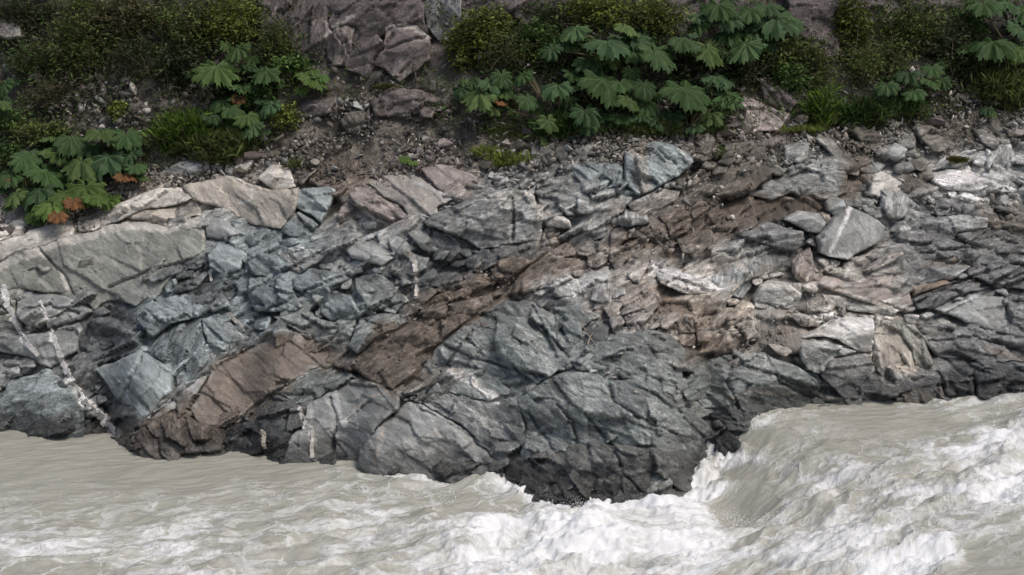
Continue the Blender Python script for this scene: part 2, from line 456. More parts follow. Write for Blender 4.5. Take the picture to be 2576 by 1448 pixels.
def rock_material(name, strength=.5, contrast=1.0, aniso=3.0, chip=1.0):
    m, n, l, p = mat_new(name)
    c = attr(n, "Col"); f = attr(n, "fol"); w = attr(n, "wet")
    g = n.new("ShaderNodeNewGeometry")
    mp = n.new("ShaderNodeMapping"); mp.inputs['Scale'].default_value = (1, aniso, 1)
    l.new(f.outputs['Vector'], mp.inputs[0])
    n1 = noise(n, l, mp.outputs[0], 3.0, 5, .68, .5); n1.noise_dimensions = '2D'
    n2 = noise(n, l, f.outputs['Vector'], 21, 4, .7, .2); n2.noise_dimensions = '2D'
    wv = n.new("ShaderNodeVectorMath"); wv.operation = 'MULTIPLY_ADD'
    l.new(n1.outputs['Color'], wv.inputs[0]); wv.inputs[1].default_value = (.5, .7, 0); l.new(mp.outputs[0], wv.inputs[2])
    v1 = n.new("ShaderNodeTexVoronoi"); v1.voronoi_dimensions = '2D'; v1.inputs['Scale'].default_value = 5.5; l.new(wv.outputs[0], v1.inputs['Vector'])
    v2 = n.new("ShaderNodeTexVoronoi"); v2.voronoi_dimensions = '2D'; v2.inputs['Scale'].default_value = 14; l.new(wv.outputs[0], v2.inputs['Vector'])
    s1 = n.new("ShaderNodeSeparateColor"); l.new(v1.outputs['Color'], s1.inputs[0])
    s2 = n.new("ShaderNodeSeparateColor"); l.new(v2.outputs['Color'], s2.inputs[0])
    k = contrast
    v = math_(n, l, 'MULTIPLY', maprange(n, l, n1.outputs['Fac'], .3, .7, 1 - .45 * k, 1 + .45 * k), maprange(n, l, n2.outputs['Fac'], .3, .7, 1 - .3 * k, 1 + .3 * k))
    q = k * chip
    v = math_(n, l, 'MULTIPLY', v, math_(n, l, 'MULTIPLY', maprange(n, l, s1.outputs[0], 0, 1, 1 - .3 * q, 1 + .3 * q), maprange(n, l, s2.outputs[0], 0, 1, 1 - .25 * q, 1 + .25 * q)))
    wetn = noise(n, l, f.outputs['Vector'], 4, 4, .65); wetn.noise_dimensions = '2D'
    wet = maprange(n, l, math_(n, l, 'ADD', w.outputs['Fac'], math_(n, l, 'MULTIPLY', wetn.outputs['Fac'], .5)), .62, .8, 0, 1, True)
    v = math_(n, l, 'MULTIPLY', v, maprange(n, l, wet, 0, 1, 1, .36))
    ve = n.new("ShaderNodeTexVoronoi"); ve.voronoi_dimensions = '2D'; ve.feature = 'DISTANCE_TO_EDGE'; ve.inputs['Scale'].default_value = 2.6; l.new(wv.outputs[0], ve.inputs['Vector'])
    hair = math_(n, l, 'MULTIPLY', maprange(n, l, ve.outputs['Distance'], .0, .035, .5 * chip, 0), maprange(n, l, wetn.outputs['Fac'], .45, .6, 0, 1))
    hair = math_(n, l, 'MAXIMUM', hair, maprange(n, l, n2.outputs['Fac'], .63, .70, 0, .42 * k, True))
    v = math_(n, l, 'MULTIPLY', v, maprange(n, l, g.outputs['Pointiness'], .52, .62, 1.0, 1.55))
    base = mul_col(n, l, c.outputs['Color'], v)
    hm = n.new("ShaderNodeMix"); hm.data_type = 'RGBA'; l.new(hair, hm.inputs[0]); l.new(base, hm.inputs[6]); hm.inputs[7].default_value = (.36, .35, .33, 1)
    l.new(hm.outputs[2], p.inputs['Base Color'])
    l.new(maprange(n, l, wet, 0, 1, .52, .3), p.inputs['Roughness'])
    p.inputs['Specular IOR Level'].default_value = .45
    hgt = math_(n, l, 'ADD', math_(n, l, 'MULTIPLY', n1.outputs['Fac'], .03), math_(n, l, 'ADD', math_(n, l, 'MULTIPLY', n2.outputs['Fac'], .04), math_(n, l, 'ADD', math_(n, l, 'MULTIPLY', s1.outputs[1], .05 * chip), math_(n, l, 'MULTIPLY', s2.outputs[1], .025 * chip))))
    b1 = n.new("ShaderNodeBump"); b1.inputs['Strength'].default_value = strength; b1.inputs['Distance'].default_value = 1.0
    l.new(hgt, b1.inputs['Height']); l.new(b1.outputs[0], p.inputs['Normal'])
    return m


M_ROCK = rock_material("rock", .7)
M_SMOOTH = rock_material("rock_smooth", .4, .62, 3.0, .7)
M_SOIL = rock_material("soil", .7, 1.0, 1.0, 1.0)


def plain(name, col, rough=.8, var=.3, scale=8, spec=.3):
    m, n, l, p = mat_new(name)
    g = n.new("ShaderNodeNewGeometry")
    t = noise(n, l, g.outputs['Position'], scale, 6, .65)
    rgb = n.new("ShaderNodeRGB"); rgb.outputs[0].default_value = (*col, 1)
    l.new(mul_col(n, l, rgb.outputs[0], maprange(n, l, t.outputs['Fac'], .25, .75, 1 - var, 1 + var)), p.inputs['Base Color'])
    p.inputs['Roughness'].default_value = rough; p.inputs['Specular IOR Level'].default_value = spec
    b = n.new("ShaderNodeBump"); b.inputs['Strength'].default_value = .5; b.inputs['Distance'].default_value = .02
    l.new(t.outputs['Fac'], b.inputs['Height']); l.new(b.outputs[0], p.inputs['Normal'])
    return m


def vcol_mat(name, rough=.8, trans=0.0, spec=.3, var=.25, scale=12):
    m, n, l, p = mat_new(name)
    c = attr(n, "Col"); oi = n.new("ShaderNodeObjectInfo")
    g = n.new("ShaderNodeNewGeometry")
    t = noise(n, l, g.outputs['Position'], scale, 5, .6)
    v = math_(n, l, 'MULTIPLY', maprange(n, l, t.outputs['Fac'], .25, .75, 1 - var, 1 + var), maprange(n, l, oi.outputs['Random'], 0, 1, .8, 1.2))
    cc = mul_col(n, l, c.outputs['Color'], v)
    l.new(cc, p.inputs['Base Color'])
    p.inputs['Roughness'].default_value = rough; p.inputs['Specular IOR Level'].default_value = spec
    if trans:
        tr = n.new("ShaderNodeBsdfTranslucent"); l.new(cc, tr.inputs[0])
        mx = n.new("ShaderNodeMixShader"); mx.inputs[0].default_value = trans
        l.new(p.outputs[0], mx.inputs[1]); l.new(tr.outputs[0], mx.inputs[2])
        l.new(mx.outputs[0], n["Material Output"].inputs[0])
    return m


M_LEAF = vcol_mat("foliage", .6, .22, .25)
M_NALCA = vcol_mat("nalca_leaf", .65, .18, .2, .25, 9)
M_STONE = vcol_mat("gravel", .85, 0, .25, .3, 25)
M_STEM = plain("stem", (.15, .12, .08))
M_DEAD = plain("dead_leaf", (.22, .1, .045), .8, .4, 14)
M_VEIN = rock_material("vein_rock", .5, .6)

# ------------------------------------------------------------------ the setting: bank, scree, hillside
sx = np.concatenate([np.arange(-880, -110, 16.0), np.arange(-110, 2690, 4.8), np.arange(2690, 3460, 16.0)])
sy = np.concatenate([np.arange(1600, 1300, -14.0), np.arange(1300, 330, -4.8), np.arange(330, -60, -6.0), np.arange(-60, -860, -16.0)])
PX, PY = np.meshgrid(sx, sy)
RTg, BLg, WLg = lut(RT, PX), lut(BL, PX), lut(WL, PX)
fr, tv, fol = fracture(PX, PY, 27, 1.0, 3)
fr2, tv2, fol2 = fracture(PX, PY, -10, 1.0, 5)
wr_ = sstep(1880, 2040, PX)
fr = fr * (1 - wr_) + fr2 * wr_; tv = tv * (1 - wr_) + tv2 * wr_; fol = fol * (1 - wr_)[..., None] + fol2 * wr_[..., None]
rockz = sstep(-20, 30, PY - RTg)
mudm = np.zeros(PX.shape)
for m_ in MUD:
    mudm = np.maximum(mudm, inside(PX, PY, m_))
D = -.16 + .12 * rockz + .03 * mudm + fr * (1 - .25 * mudm) * (.35 + .65 * rockz) + .26 * fbm(PX / 60, PY / 45, 5, 2) * (1 - rockz * .6) - .5 * sstep(40, 120, PY - WLg)
D -= .55 * np.exp(-(((PX - 1950) / 190) ** 4 + ((PY - 1000) / 95) ** 4))
D -= .12 * cracks(PX, PY)
P = bank(PX, PY, D)
C = zone(PX, PY) * (1 + .8 * tv * rockz)[..., None]
C = paint(PX, PY, C)
wet = .78 * np.clip(1.05 - (P[..., 2] - zwater_u(PX)) / 1.0, 0, 1.1)
nr, nc = PX.shape
idx = np.arange(nr * nc).reshape(nr, nc)
Q = np.stack([idx[:-1, :-1], idx[:-1, 1:], idx[1:, 1:], idx[1:, :-1]], -1)
qy = PY[:-1, :-1] - 3; qr = RTg[:-1, :-1]; qb = BLg[:-1, :-1]
BANKS = {}
for nm, msk in (("rock_bank", qy > qr), ("scree_slope", (qy <= qr) & (qy > qb)), ("hillside", qy <= qb)):
    q = Q[msk]
    u, inv = np.unique(q, return_inverse=True)
    me = new_mesh(nm, P.reshape(-1, 3)[u], inv.reshape(-1, 4), C.reshape(-1, 3)[u], {"fol": fol.reshape(-1, 3)[u]}, {"wet": wet.ravel()[u]}, M_ROCK if nm == "rock_bank" else M_SOIL)
    BANKS[nm] = link(nm, me, kind="structure")

# ------------------------------------------------------------------ the river
DENS = [(100, 1120, .03), (300, 1180, .05), (500, 1200, .1), (700, 1185, .12), (200, 1250, .25), (200, 1320, .42), (450, 1290, .42), (100, 1400, .48), (400, 1400, .5), (600, 1250, .38), (800, 1250, .47), (900, 1230, .45), (1000, 1350, .52), (700, 1380, .48),
        (1100, 1240, .45), (1250, 1265, .48), (1350, 1310, .72), (1300, 1380, .88), (1480, 1330, .8), (1500, 1390, .98), (1620, 1330, .72), (1750, 1370, .85), (1690, 1300, .85), (1600, 1440, .62), (1830, 1270, .1), (1850, 1190, .12), (1850, 1132, .7), (1818, 1158, .8), (1785, 1200, .85), (1755, 1245, .9), (1730, 1285, .95), (1900, 1240, .25),
        (1900, 1110, .12), (1950, 1130, .3), (2100, 1095, .24), (2200, 1050, .13), (2300, 1055, .22), (2450, 1035, .42), (2000, 1200, .42), (2200, 1150, .4), (2400, 1150, .5), (2550, 1120, .74), (2300, 1250, .52), (2500, 1230, .7), (2050, 1290, .5),
        (2200, 1350, .6), (2000, 1400, .5), (2350, 1400, .68), (2500, 1400, .2), (2440, 1340, .3), (2576, 1440, .16), (1900, 1340, .62), (1850, 1430, .6), (0, 1100, .03), (-300, 1250, .3), (2900, 1250, .6), (1300, 1700, .5)]


def idw(px, py, L, pw=2.0):
    s = 0; W = 0
    for a, b, v in L:
        w = 1 / (((px - a) ** 2 + (2.2 * (py - b)) ** 2) ** pw + 10.0)
        s = s + w * v; W = W + w
    return s / W


def river_level(x, y):
    near = np.clip(-y / 9, 0, 1.3)
    x0 = 3.55 + .55 * np.sin(near * 2.2)
    return .95 * sstep(x0 - .25 - 1.2 * near, x0 + 1.3 + 4.2 * near, x) + .25 * sstep(8, 14, x)


wx = np.concatenate([np.arange(-40, -12.6, .8), np.arange(-12.6, 12.6, .036), np.arange(12.6, 40, .8)])
wy = np.concatenate([np.arange(-34, -10.4, .6), np.arange(-10.4, 2.8, .045)])
WX, WY = np.meshgrid(wx, wy)
lev = river_level(WX, WY)
qx, qy_ = project(np.stack([WX, WY, lev], -1))
den = idw(qx, qy_, DENS)
wld = np.abs(qy_ - lut(WL, qx))
den = den - .05 + .10 * sstep(1900, 2050, qx) * sstep(1120, 1200, qy_) * sstep(.1, .3, den) + .03 * sstep(1260, 1330, qy_) * sstep(1300, 900, qx) + .4 * np.exp(-(wld / 16) ** 2) * sstep(900, 1300, qx) * (1 - .7 * sstep(1880, 2050, qx))
# flow-following coordinates: streaks bend down round the rock point
turn = sstep(9, 3, WX) * sstep(-9, -1, WY) * sstep(1.5, 4.2, WX)
fu = WX + .9 * turn * WY; fv = WY - .28 * WX - .75 * turn * (WX - 5) + .35 * fbm(WX * .5, WY * .8, 3, 1)
amp = .03 + .26 * sstep(.1, .8, den)
hump = fbm(fu * .8, fv * 1.5, 4, 2) * amp
ridge = (1 - np.abs(fbm(fu * 1.0 + 20, fv * 1.7, 3, 4)) * 2) * amp * .55
lump = sstep(.3, .9, den) * (.13 * fbm(WX * 2.6, WY * 2.6, 4, 5) + .10 * (.5 - np.abs(fbm(WX * 4.5, WY * 4.5, 4, 6)) * 1.6) + .028 * fbm(WX * 9, WY * 9, 3, 7))
rip = .018 * fbm(fu * 2.5, fv * 9, 3, 3)
WZ = lev + hump + ridge + lump + rip
# water piled against the rock point, and the boil below the drop
WZ += .30 * np.exp(-(((qx - 1500) / 190) ** 2 + ((qy_ - 1365) / 55) ** 2)) + .22 * np.exp(-(((qx - 1690) / 70) ** 2 + ((qy_ - 1305) / 30) ** 2)) - .25 * np.exp(-(((qx - 1860) / 70) ** 2 + ((qy_ - 1290) / 40) ** 2))
WZ += .16 * np.exp(-(((qx - 2130) / 260) ** 2 + ((qy_ - 1370) / 45) ** 2))
far = (np.abs(WX) > 12.7) | (WY < -10.5)
WZ = np.where(far, lev, WZ)
nr, nc = WX.shape
idx = np.arange(nr * nc).reshape(nr, nc)
Q = np.stack([idx[:-1, :-1], idx[:-1, 1:], idx[1:, 1:], idx[1:, :-1]], -1).reshape(-1, 4)

m, n, l, p = mat_new("river_water")
fa = attr(n, "flow"); da = attr(n, "den"); g = n.new("ShaderNodeNewGeometry")
mp = n.new("ShaderNodeMapping"); mp.inputs['Scale'].default_value = (.72, 1.0, 1); l.new(fa.outputs['Vector'], mp.inputs[0])
nL = noise(n, l, mp.outputs[0], .6, 3, .5, .2)
nA = noise(n, l, mp.outputs[0], 1.9, 7, .6, .35)
nB = noise(n, l, fa.outputs['Vector'], 9, 4, .6, .2)
wv = n.new("ShaderNodeVectorMath"); wv.operation = 'MULTIPLY_ADD'
nW = noise(n, l, mp.outputs[0], 1.7, 4, .6); l.new(nW.outputs['Color'], wv.inputs[0]); wv.inputs[1].default_value = (.8, .8, 0); l.new(mp.outputs[0], wv.inputs[2])
vo = n.new("ShaderNodeTexVoronoi"); vo.voronoi_dimensions = '2D'; vo.feature = 'DISTANCE_TO_EDGE'; vo.inputs['Scale'].default_value = 1.25; l.new(wv.outputs[0], vo.inputs['Vector'])
dn = da.outputs['Fac']
val = math_(n, l, 'ADD', math_(n, l, 'MULTIPLY', nL.outputs['Fac'], .38), math_(n, l, 'ADD', math_(n, l, 'MULTIPLY', nA.outputs['Fac'], .45), math_(n, l, 'MULTIPLY', nB.outputs['Fac'], .17)))
s1 = maprange(n, l, math_(n, l, 'ADD', val, math_(n, l, 'MULTIPLY', dn, .34)), .615, .80, 0, 1, True)
rid = math_(n, l, 'SUBTRACT', 1.0, math_(n, l, 'MULTIPLY', math_(n, l, 'ABSOLUTE', math_(n, l, 'SUBTRACT', nA.outputs['Fac'], .52), 0), 14.0))
s2 = math_(n, l, 'MULTIPLY', maprange(n, l, rid, .1, 1.0, 0, .85, True), math_(n, l, 'MULTIPLY', maprange(n, l, dn, .1, .45, 0, 1), maprange(n, l, nL.outputs['Fac'], .42, .6, .1, 1)))
lw = maprange(n, l, nA.outputs['Fac'], .35, .7, .012, .16)
lace = math_(n, l, 'SUBTRACT', 1.0, math_(n, l, 'DIVIDE', vo.outputs['Distance'], lw))
s3 = math_(n, l, 'MULTIPLY', maprange(n, l, lace, 0, .9, 0, .5, True), maprange(n, l, dn, .15, .45, 0, 1))
fo = math_(n, l, 'MAXIMUM', math_(n, l, 'MAXIMUM', s1, s2), s3)
fo = math_(n, l, 'MULTIPLY', fo, maprange(n, l, nB.outputs['Fac'], .3, .65, .78, 1.0))
mx = n.new("ShaderNodeMix"); mx.data_type = 'RGBA'
nC = noise(n, l, mp.outputs[0], .9, 4, .5)
wc = n.new("ShaderNodeMix"); wc.data_type = 'RGBA'; l.new(nC.outputs['Fac'], wc.inputs[0])
wc.inputs[6].default_value = (.305, .298, .245, 1); wc.inputs[7].default_value = (.395, .385, .33, 1)
l.new(fo, mx.inputs[0]); l.new(wc.outputs[2], mx.inputs[6]); mx.inputs[7].default_value = (.80, .80, .80, 1)
l.new(mx.outputs[2], p.inputs['Base Color'])
l.new(maprange(n, l, fo, 0, 1, .24, .8), p.inputs['Roughness'])
p.inputs['Specular IOR Level'].default_value = .35
nR = noise(n, l, mp.outputs[0], 6, 4, .6, .3)
b1 = n.new("ShaderNodeBump"); b1.inputs['Strength'].default_value = .3; b1.inputs['Distance'].default_value = .06; l.new(nR.outputs['Fac'], b1.inputs['Height'])
b2 = n.new("ShaderNodeBump"); b2.inputs['Strength'].default_value = .6; b2.inputs['Distance'].default_value = .06; l.new(fo, b2.inputs['Height']); l.new(b1.outputs[0], b2.inputs['Normal'])
l.new(b2.outputs[0], p.inputs['Normal'])
M_WATER = m
me = new_mesh("river", np.stack([WX, WY, WZ], -1).reshape(-1, 3), Q, None, {"flow": np.stack([fu, fv, WX * 0], -1).reshape(-1, 3)}, {"den": den.ravel()}, M_WATER, True)
link("river", me, kind="structure")

# ------------------------------------------------------------------ rocks
def zw_at(px):
    return zwater_u(px)


def rock_mesh(name, poly, tone, rough, fol_a, rise, seed, step=3.4, lift=0.0, mat=None, skirt=.7, edge=6.0, jag=1.0, ridge=None, keep=.8, planes=None):
    r = random.Random(seed)
    poly = list(poly)
    # carry the foot of a rock down under the water
    poly = [(x, lut(WL, x) + 46) if y > lut(WL, x) - 16 else (x, y) for x, y in poly]
    xs = [q[0] for q in poly]; ys = [q[1] for q in poly]
    w, h = max(xs) - min(xs), max(ys) - min(ys)
    # outline, densified and roughened
    B = []
    ns = len(poly)
    for i in range(ns):
        x0, y0 = poly[i]; x1, y1 = poly[(i + 1) % ns]
        L = math.hypot(x1 - x0, y1 - y0); kk = max(1, int(L / (step * 1.3)))
        for q in range(kk):
            B.append((x0 + (x1 - x0) * q / kk, y0 + (y1 - y0) * q / kk))
    B = np.array(B)
    ja = jag * min(6.0, .045 * min(w, h) + 1.2)
    B = B + ja * np.stack([fbm(B[:, 0] / 26, B[:, 1] / 26, 4, seed % 7), fbm(B[:, 0] / 26 + 31, B[:, 1] / 26, 4, seed % 7 + 1)], -1)
    gx, gy = np.meshgrid(np.arange(min(xs) - 8, max(xs) + 8, step), np.arange(min(ys) - 8, max(ys) + 8, step))
    rs = np.random.RandomState(seed)
    gx = (gx + rs.uniform(-.35, .35, gx.shape) * step).ravel(); gy = (gy + rs.uniform(-.35, .35, gy.shape) * step).ravel()
    Bl = [tuple(q) for q in B]
    ok = inside(gx, gy, Bl)
    gx, gy = gx[ok], gy[ok]
    d = dline(gx, gy, Bl, True)
    ok = d > step * .55
    gx, gy = gx[ok], gy[ok]
    nb = len(B)
    pts2 = [Vector(q) for q in Bl] + [Vector((a, b)) for a, b in zip(gx, gy)]
    out = delaunay_2d_cdt(pts2, [(i, (i + 1) % nb) for i in range(nb)], [], 1, 1e-4)
    V2 = np.array([tuple(v) for v in out[0]]); tri = out[2]
    orig = out[3]
    px, py = V2[:, 0], V2[:, 1]
    d = dline(px, py, Bl, True) / 105
    cx, cy = sum(xs) / ns, sum(ys) / ns
    if ridge:
        cx, cy = ridge
    else:
        cx += r.uniform(-.15, .15) * w; cy += r.uniform(-.22, .1) * h
    x = (px - cx) / 105; y = -(py - cy) / 105
    hh = max(.06, min(w, h) / 210)
    gs = rise / hh
    PL = planes
    planes = [(r.uniform(-.3, .3), -r.uniform(.7, 1.3)), (r.uniform(-.25, .25), r.uniform(.75, 1.25)), (r.uniform(.15, .5) * h / max(w, h), r.uniform(-.3, .3)), (-r.uniform(.15, .5) * h / max(w, h), r.uniform(-.3, .3)),
              (r.uniform(-.8, .8), r.uniform(-.8, .8))]
    D = np.full(len(px), 1e9)
    xx = x + .015 * fbm(px / 40, py / 40, 3, seed % 5); yy = y + .015 * fbm(px / 40 + 9, py / 40, 3, seed % 5 + 1)
    for a, b in planes:
        D = np.minimum(D, (a * xx + b * yy) * gs + r.uniform(-.05, .1) * rise)
    if PL:
        D = np.min([a * xx + b * yy + c_ for a, b, c_ in PL], 0)
    D = np.maximum(rise + D, -.1 + .25 * rise)
    fr, tv, fol = fracture(px, py, fol_a, rough * .86, seed % 9)
    D = D + fr * min(1.0, .5 + hh * 1.3) + lift
    D = D - .17 * cracks(px, py)
    e0 = (.02 + .12 * sstep(-.35, .35, fbm(px / 55, py / 55, 2, seed % 5))) * (.45 + .9 * sstep(-.35, .35, (py - cy) / max(h, 1)))
    D = np.minimum(D, np.minimum(D, .5 * rise) * 0 + (D * keep - e0 * (1 - keep) * 2 + lift * .2) + edge * d * (1 + .5 * fbm(px / 30, py / 30, 2, 1)))
    P = bank(px, py, D)
    C = np.array(TONE[tone] if isinstance(tone, str) else tone) * (1 + .75 * tv + .22 * fbm(px / 45, py / 30, 4, seed % 6))[:, None]
    zc = zone(px, py)
    C = C * .82 + zc * .18
    C = paint(px, py, C)
    C = np.clip(C, .015, .8)
    wet = .78 * np.clip(1.05 - (P[:, 2] - zw_at(px)) / (.95 if rough < .6 else 1.25), 0, 1.1)
    # sides
    bi = [i for i, o in enumerate(orig) if any(q < nb for q in o)]
    cnt = {}
    for t in tri:
        t = list(t)
        for i in range(len(t)):
            e = (t[i], t[(i + 1) % len(t)])
            kk = tuple(sorted(e))
            cnt[kk] = None if kk in cnt else e
    be = [e for e in cnt.values() if e]
    bv = sorted({q for e in be for q in e}); mp_ = {v: len(V2) + i for i, v in enumerate(bv)}
    P2 = P[bv] + np.array([0, skirt, -.12 * skirt])
    V = np.vstack([P, P2]); C = np.vstack([C, C[bv]]); fol = np.vstack([fol, fol[bv] + np.array([0, .3, 0])]); wet = np.concatenate([wet, wet[bv]])
    # image y runs down, so flip the winding towards the river
    Fc = [tuple(reversed(t)) for t in tri] + [(a, b, mp_[b], mp_[a]) for a, b in be]
    F3 = []
    for f in Fc:
        for i in range(1, len(f) - 1):
            F3.append((f[0], f[i], f[i + 1]))
    return new_mesh(name, V, np.array(F3), C, {"fol": fol}, {"wet": wet}, mat or M_ROCK)


TRACED = []


def R(name, label, cat, tone, rough, fol_a, rise, poly, **kw):
    poly = pts(poly)
    TRACED.append(poly)
    seed = len(TRACED) * 13 + 5
    if cat == 'cliff':
        mx_, my_ = np.mean([q[0] for q in poly]), np.mean([q[1] for q in poly])
        poly = [(x + 7 * (x - mx_) / math.hypot(x - mx_, y - my_), y + 7 * (y - my_) / math.hypot(x - mx_, y - my_)) for x, y in poly]
        kw.setdefault('keep', .97)
    me = rock_mesh(name, poly, tone, rough, fol_a, rise, seed, **kw)
    if label:
        return link(name, me, label=label, category=cat)
    return link(name, me, BANKS["rock_bank"] if np.mean([q[1] for q in poly]) > 390 else BANKS["hillside"])


S = M_SMOOTH
R("rock_slab", "long grey slab with a pale upper edge on the left bank", "rock slab", 'olive', .17, -38, .30, "-190,760 -150,690 0,666 43,638 97,625 153,606 187,595 233,588 283,567 360,562 424,575 500,546 514,556 520,600 520,633 500,643 440,670 434,696 394,743 340,770 300,753 273,756 233,780 190,746 147,736 110,736 33,726 -60,750", mat=S, ridge=(300, 600))
R("rock_ledge", "pale flat-topped ledge with an orange corner at the left edge, above the long slab", "rock ledge", 'pale', .25, 15, .28, "-190,690 -160,640 0,614 67,593 77,582 177,553 191,574 181,596 97,622 43,636 0,660 -100,690", mat=S)
R("rock_ledge", "long narrow pale ridge ledge below the ferny plants on the left", "rock ledge", 'pale', .5, 22, .25, "190,549 233,531 310,511 400,474 460,477 483,503 443,518 367,528 310,552 273,566 233,583 200,585", mat=S)
R("rock_slab", "thin pale slab with an overhanging dark crack under it, left bank", "rock slab", 'beige', .3, 10, .2, "317,549 367,530 443,520 493,507 508,543 424,553 417,572 370,562 360,554", mat=S)
R("rock_slab", "large cream coloured tilted slab at the top of the left rock bank", "rock slab", 'beige', .28, -40, .34, "462,470 577,444 640,468 687,482 750,475 752,520 707,576 644,570 560,528 536,518 485,501", mat=S)
R("boulder", "cream block perched on the upper right corner of the big cream slab", "rock", 'pale', .5, 20, .3, "654,452 687,416 727,420 744,471 690,481", mat=S)
R("rock", "smooth grey wedge of rock under the big cream slab", "rock", 'gray', .15, -40, .22, "514,553 540,531 567,558 619,589 567,605 520,600", mat=S)
R("rock", "blue-grey block with dark pits right of the big cream slab", "rock", 'blue', .6, -30, .26, "754,476 830,470 847,483 826,526 806,560 780,543 748,522", mat=S)
R("rock", "light blue-grey block tucked below the pitted blue block", "rock", 'blue', .6, -20, .22, "707,580 750,530 800,568 774,602 724,595")
R("rock_slab", "wide smooth grey-brown slab with a pale diagonal streak, upper middle of the bank", "rock slab", 'warm', .16, -35, .25, "911,450 934,441 1044,441 1144,506 1100,521 1097,545 1060,545 1040,555 997,511 967,501", mat=S)
R("rock_slab", "pinkish slab right of the smooth grey-brown slab, under green sprigs", "rock slab", 'pink', .2, -30, .25, "1060,421 1110,414 1204,450 1178,503 1150,508 1094,473", mat=S)
R("rock", "brownish rock with a crooked white vein left of the smooth slab", "rock", 'pink', .6, -30, .25, "877,496 909,460 964,503 994,513 1040,555 977,572 927,545 844,562 857,526")
R("rock_outcrop", "broad rounded grey outcrop with a pale right shoulder, centre of the bank", "rock outcrop", 'gray', .65, 12, .42, "1068,563 1094,543 1178,503 1240,481 1288,473 1345,498 1366,551 1364,603 1300,614 1211,628 1174,602 1127,588 1078,575", ridge=(1230, 530))
R("rock", "low grey rock under the left end of the rounded grey outcrop", "rock", 'gray', .8, -30, .22, "1014,575 1078,575 1174,604 1151,622 1078,635 1054,622")
R("rock", "smooth grey rock with a dark hollow beneath it, above the fractured blue rocks", "rock", 'gray', .4, -20, .32, "860,620 917,598 967,600 978,626 994,650 964,672 927,662 887,652", mat=S, ridge=(930, 640))
R("rock", "grey cracked rock crossed by the dripping white vein", "rock", 'gray', .9, 60, .28, "975,602 991,586 1031,618 1036,640 1080,653 1076,678 1034,694 978,682 996,650 980,625")
R("rock", "angular grey rock with a V-shaped dark notch below, left centre", "rock", 'gray', .6, -30, .28, "694,636 754,620 827,633 811,655 754,688 711,665")
R("rock", "rounded pale blue rock at the right end of the long left slab", "rock", 'blue', .2, -20, .3, "525,646 548,616 594,611 622,640 602,682 560,692 530,672", mat=S)
R("rock", "dark grey rock between the pale blue round rock and the V-notch rock", "rock", 'steel', .8, -30, .26, "612,640 644,630 690,650 742,685 687,695 640,698 612,674")
R("rock", "blue-grey rock with a bright rounded top, middle of the fractured slope", "rock", 'steel', .6, -20, .32, "737,706 784,678 860,686 876,706 832,728 826,758 811,778 777,755 744,728")
R("rock", "jagged blue-grey rock beside the bright-topped one, to its left", "rock", 'steel', 1.0, -35, .3, "630,700 710,703 735,727 759,772 744,782 687,788 640,782 623,740")
R("rock", "squarish blue-grey rock with a pale ball of stone on its shoulder", "rock", 'steel', .7, -35, .28, "807,788 834,731 884,746 909,790 877,805 830,808")
R("rock", "dark fractured rock at the upper end of the black gully, left of the brown blocks", "rock", 'green', .9, -30, .26, "890,700 950,690 1000,720 1030,760 990,790 930,780 905,745")
R("rock", "wide fractured grey-green rock above the brown mud slab", "rock", 'green', 1.0, -30, .3, "690,800 770,790 830,812 890,830 870,890 800,860 740,828")
R("rock", "grey-green rock with a straight lower edge, left of the brown rocks", "rock", 'green', .9, 32, .26, "905,800 985,790 1040,800 1000,830 950,850 900,890 878,870 895,830")
R("rock", "blocky olive-grey rock face below the long slab, crossed by a thin white line", "rock", 'gray', .5, 15, .3, "33,730 147,742 190,752 230,785 200,802 140,824 120,815 67,818 50,795", mat=S)
R("rock", "broken grey rock face with a white vein, lower left", "rock", 'gray', .6, 15, .3, "-80,870 -60,830 53,848 133,836 197,810 205,836 195,883 157,902 127,928 77,900 0,885", mat=S)
R("rock", "dark brown undercut block with a pale spot on top, lower left", "rock", 'dark', .4, 15, .36, "207,830 240,801 293,806 329,833 309,858 243,892 200,885 197,853", ridge=(265, 818))
R("rock", "pale blue-grey rock with a dark wet foot at the left waterline", "rock", 'blue', .3, 15, .3, "-120,1080 -60,1010 7,1010 33,958 117,931 133,948 173,958 215,1033 207,1090 133,1106 67,1106 10,1085")
R("rock_slab", "bright blue-grey slab with a sharp sawn lower edge, lower left", "rock slab", 'blue', .25, -55, .32, "243,930 360,881 433,931 432,986 379,1035 360,1054 333,1022 293,1005 265,953", mat=S)
R("rock", "upright blue-grey ribs right of the bright slab", "rock", 'steel', .9, 65, .3, "365,878 433,823 500,804 527,906 493,955 450,982 434,934")
R("rock", "flat blue-grey rock with white specks left of the brown mud slab", "rock", 'blue', .6, -35, .28, "507,804 550,791 629,856 569,908 533,915")
R("rock", "small dark rocks above the upright blue ribs, piled together", "rock", 'steel', 1.1, -30, .26, "330,800 400,760 470,735 520,760 500,798 430,818 365,870 340,850")
R("mud_slab", "smooth brown silt-covered slab, the largest brown patch near the water", "rock slab", 'warm', .2, -35, .26, "545,912 640,870 742,834 830,885 890,912 780,930 740,958 640,1020 600,1060 560,1078 500,1064 476,1032 510,985", mat=S)
R("rock", "dark brown wet rocks with a pointed left end at the waterline", "rock", 'warm', .9, -50, .36, "292,1140 340,1090 380,1060 440,1032 500,1064 560,1085 590,1140 430,1150 340,1152")
R("rock_ledge", "thin straight-edged pale strip between the blue ribs and the brown mud slab", "rock ledge", 'lgray', .3, 38, .14, "370,1052 440,992 500,955 600,887 636,872 545,914 490,1000 440,1030 385,1058", mat=S)
R("rock", "dark rubbly rock between the brown mud slab and the big grey block", "rock", 'green', 1.0, 30, .3, "761,943 801,913 877,936 902,953 831,986 774,1025 754,1022 694,988")
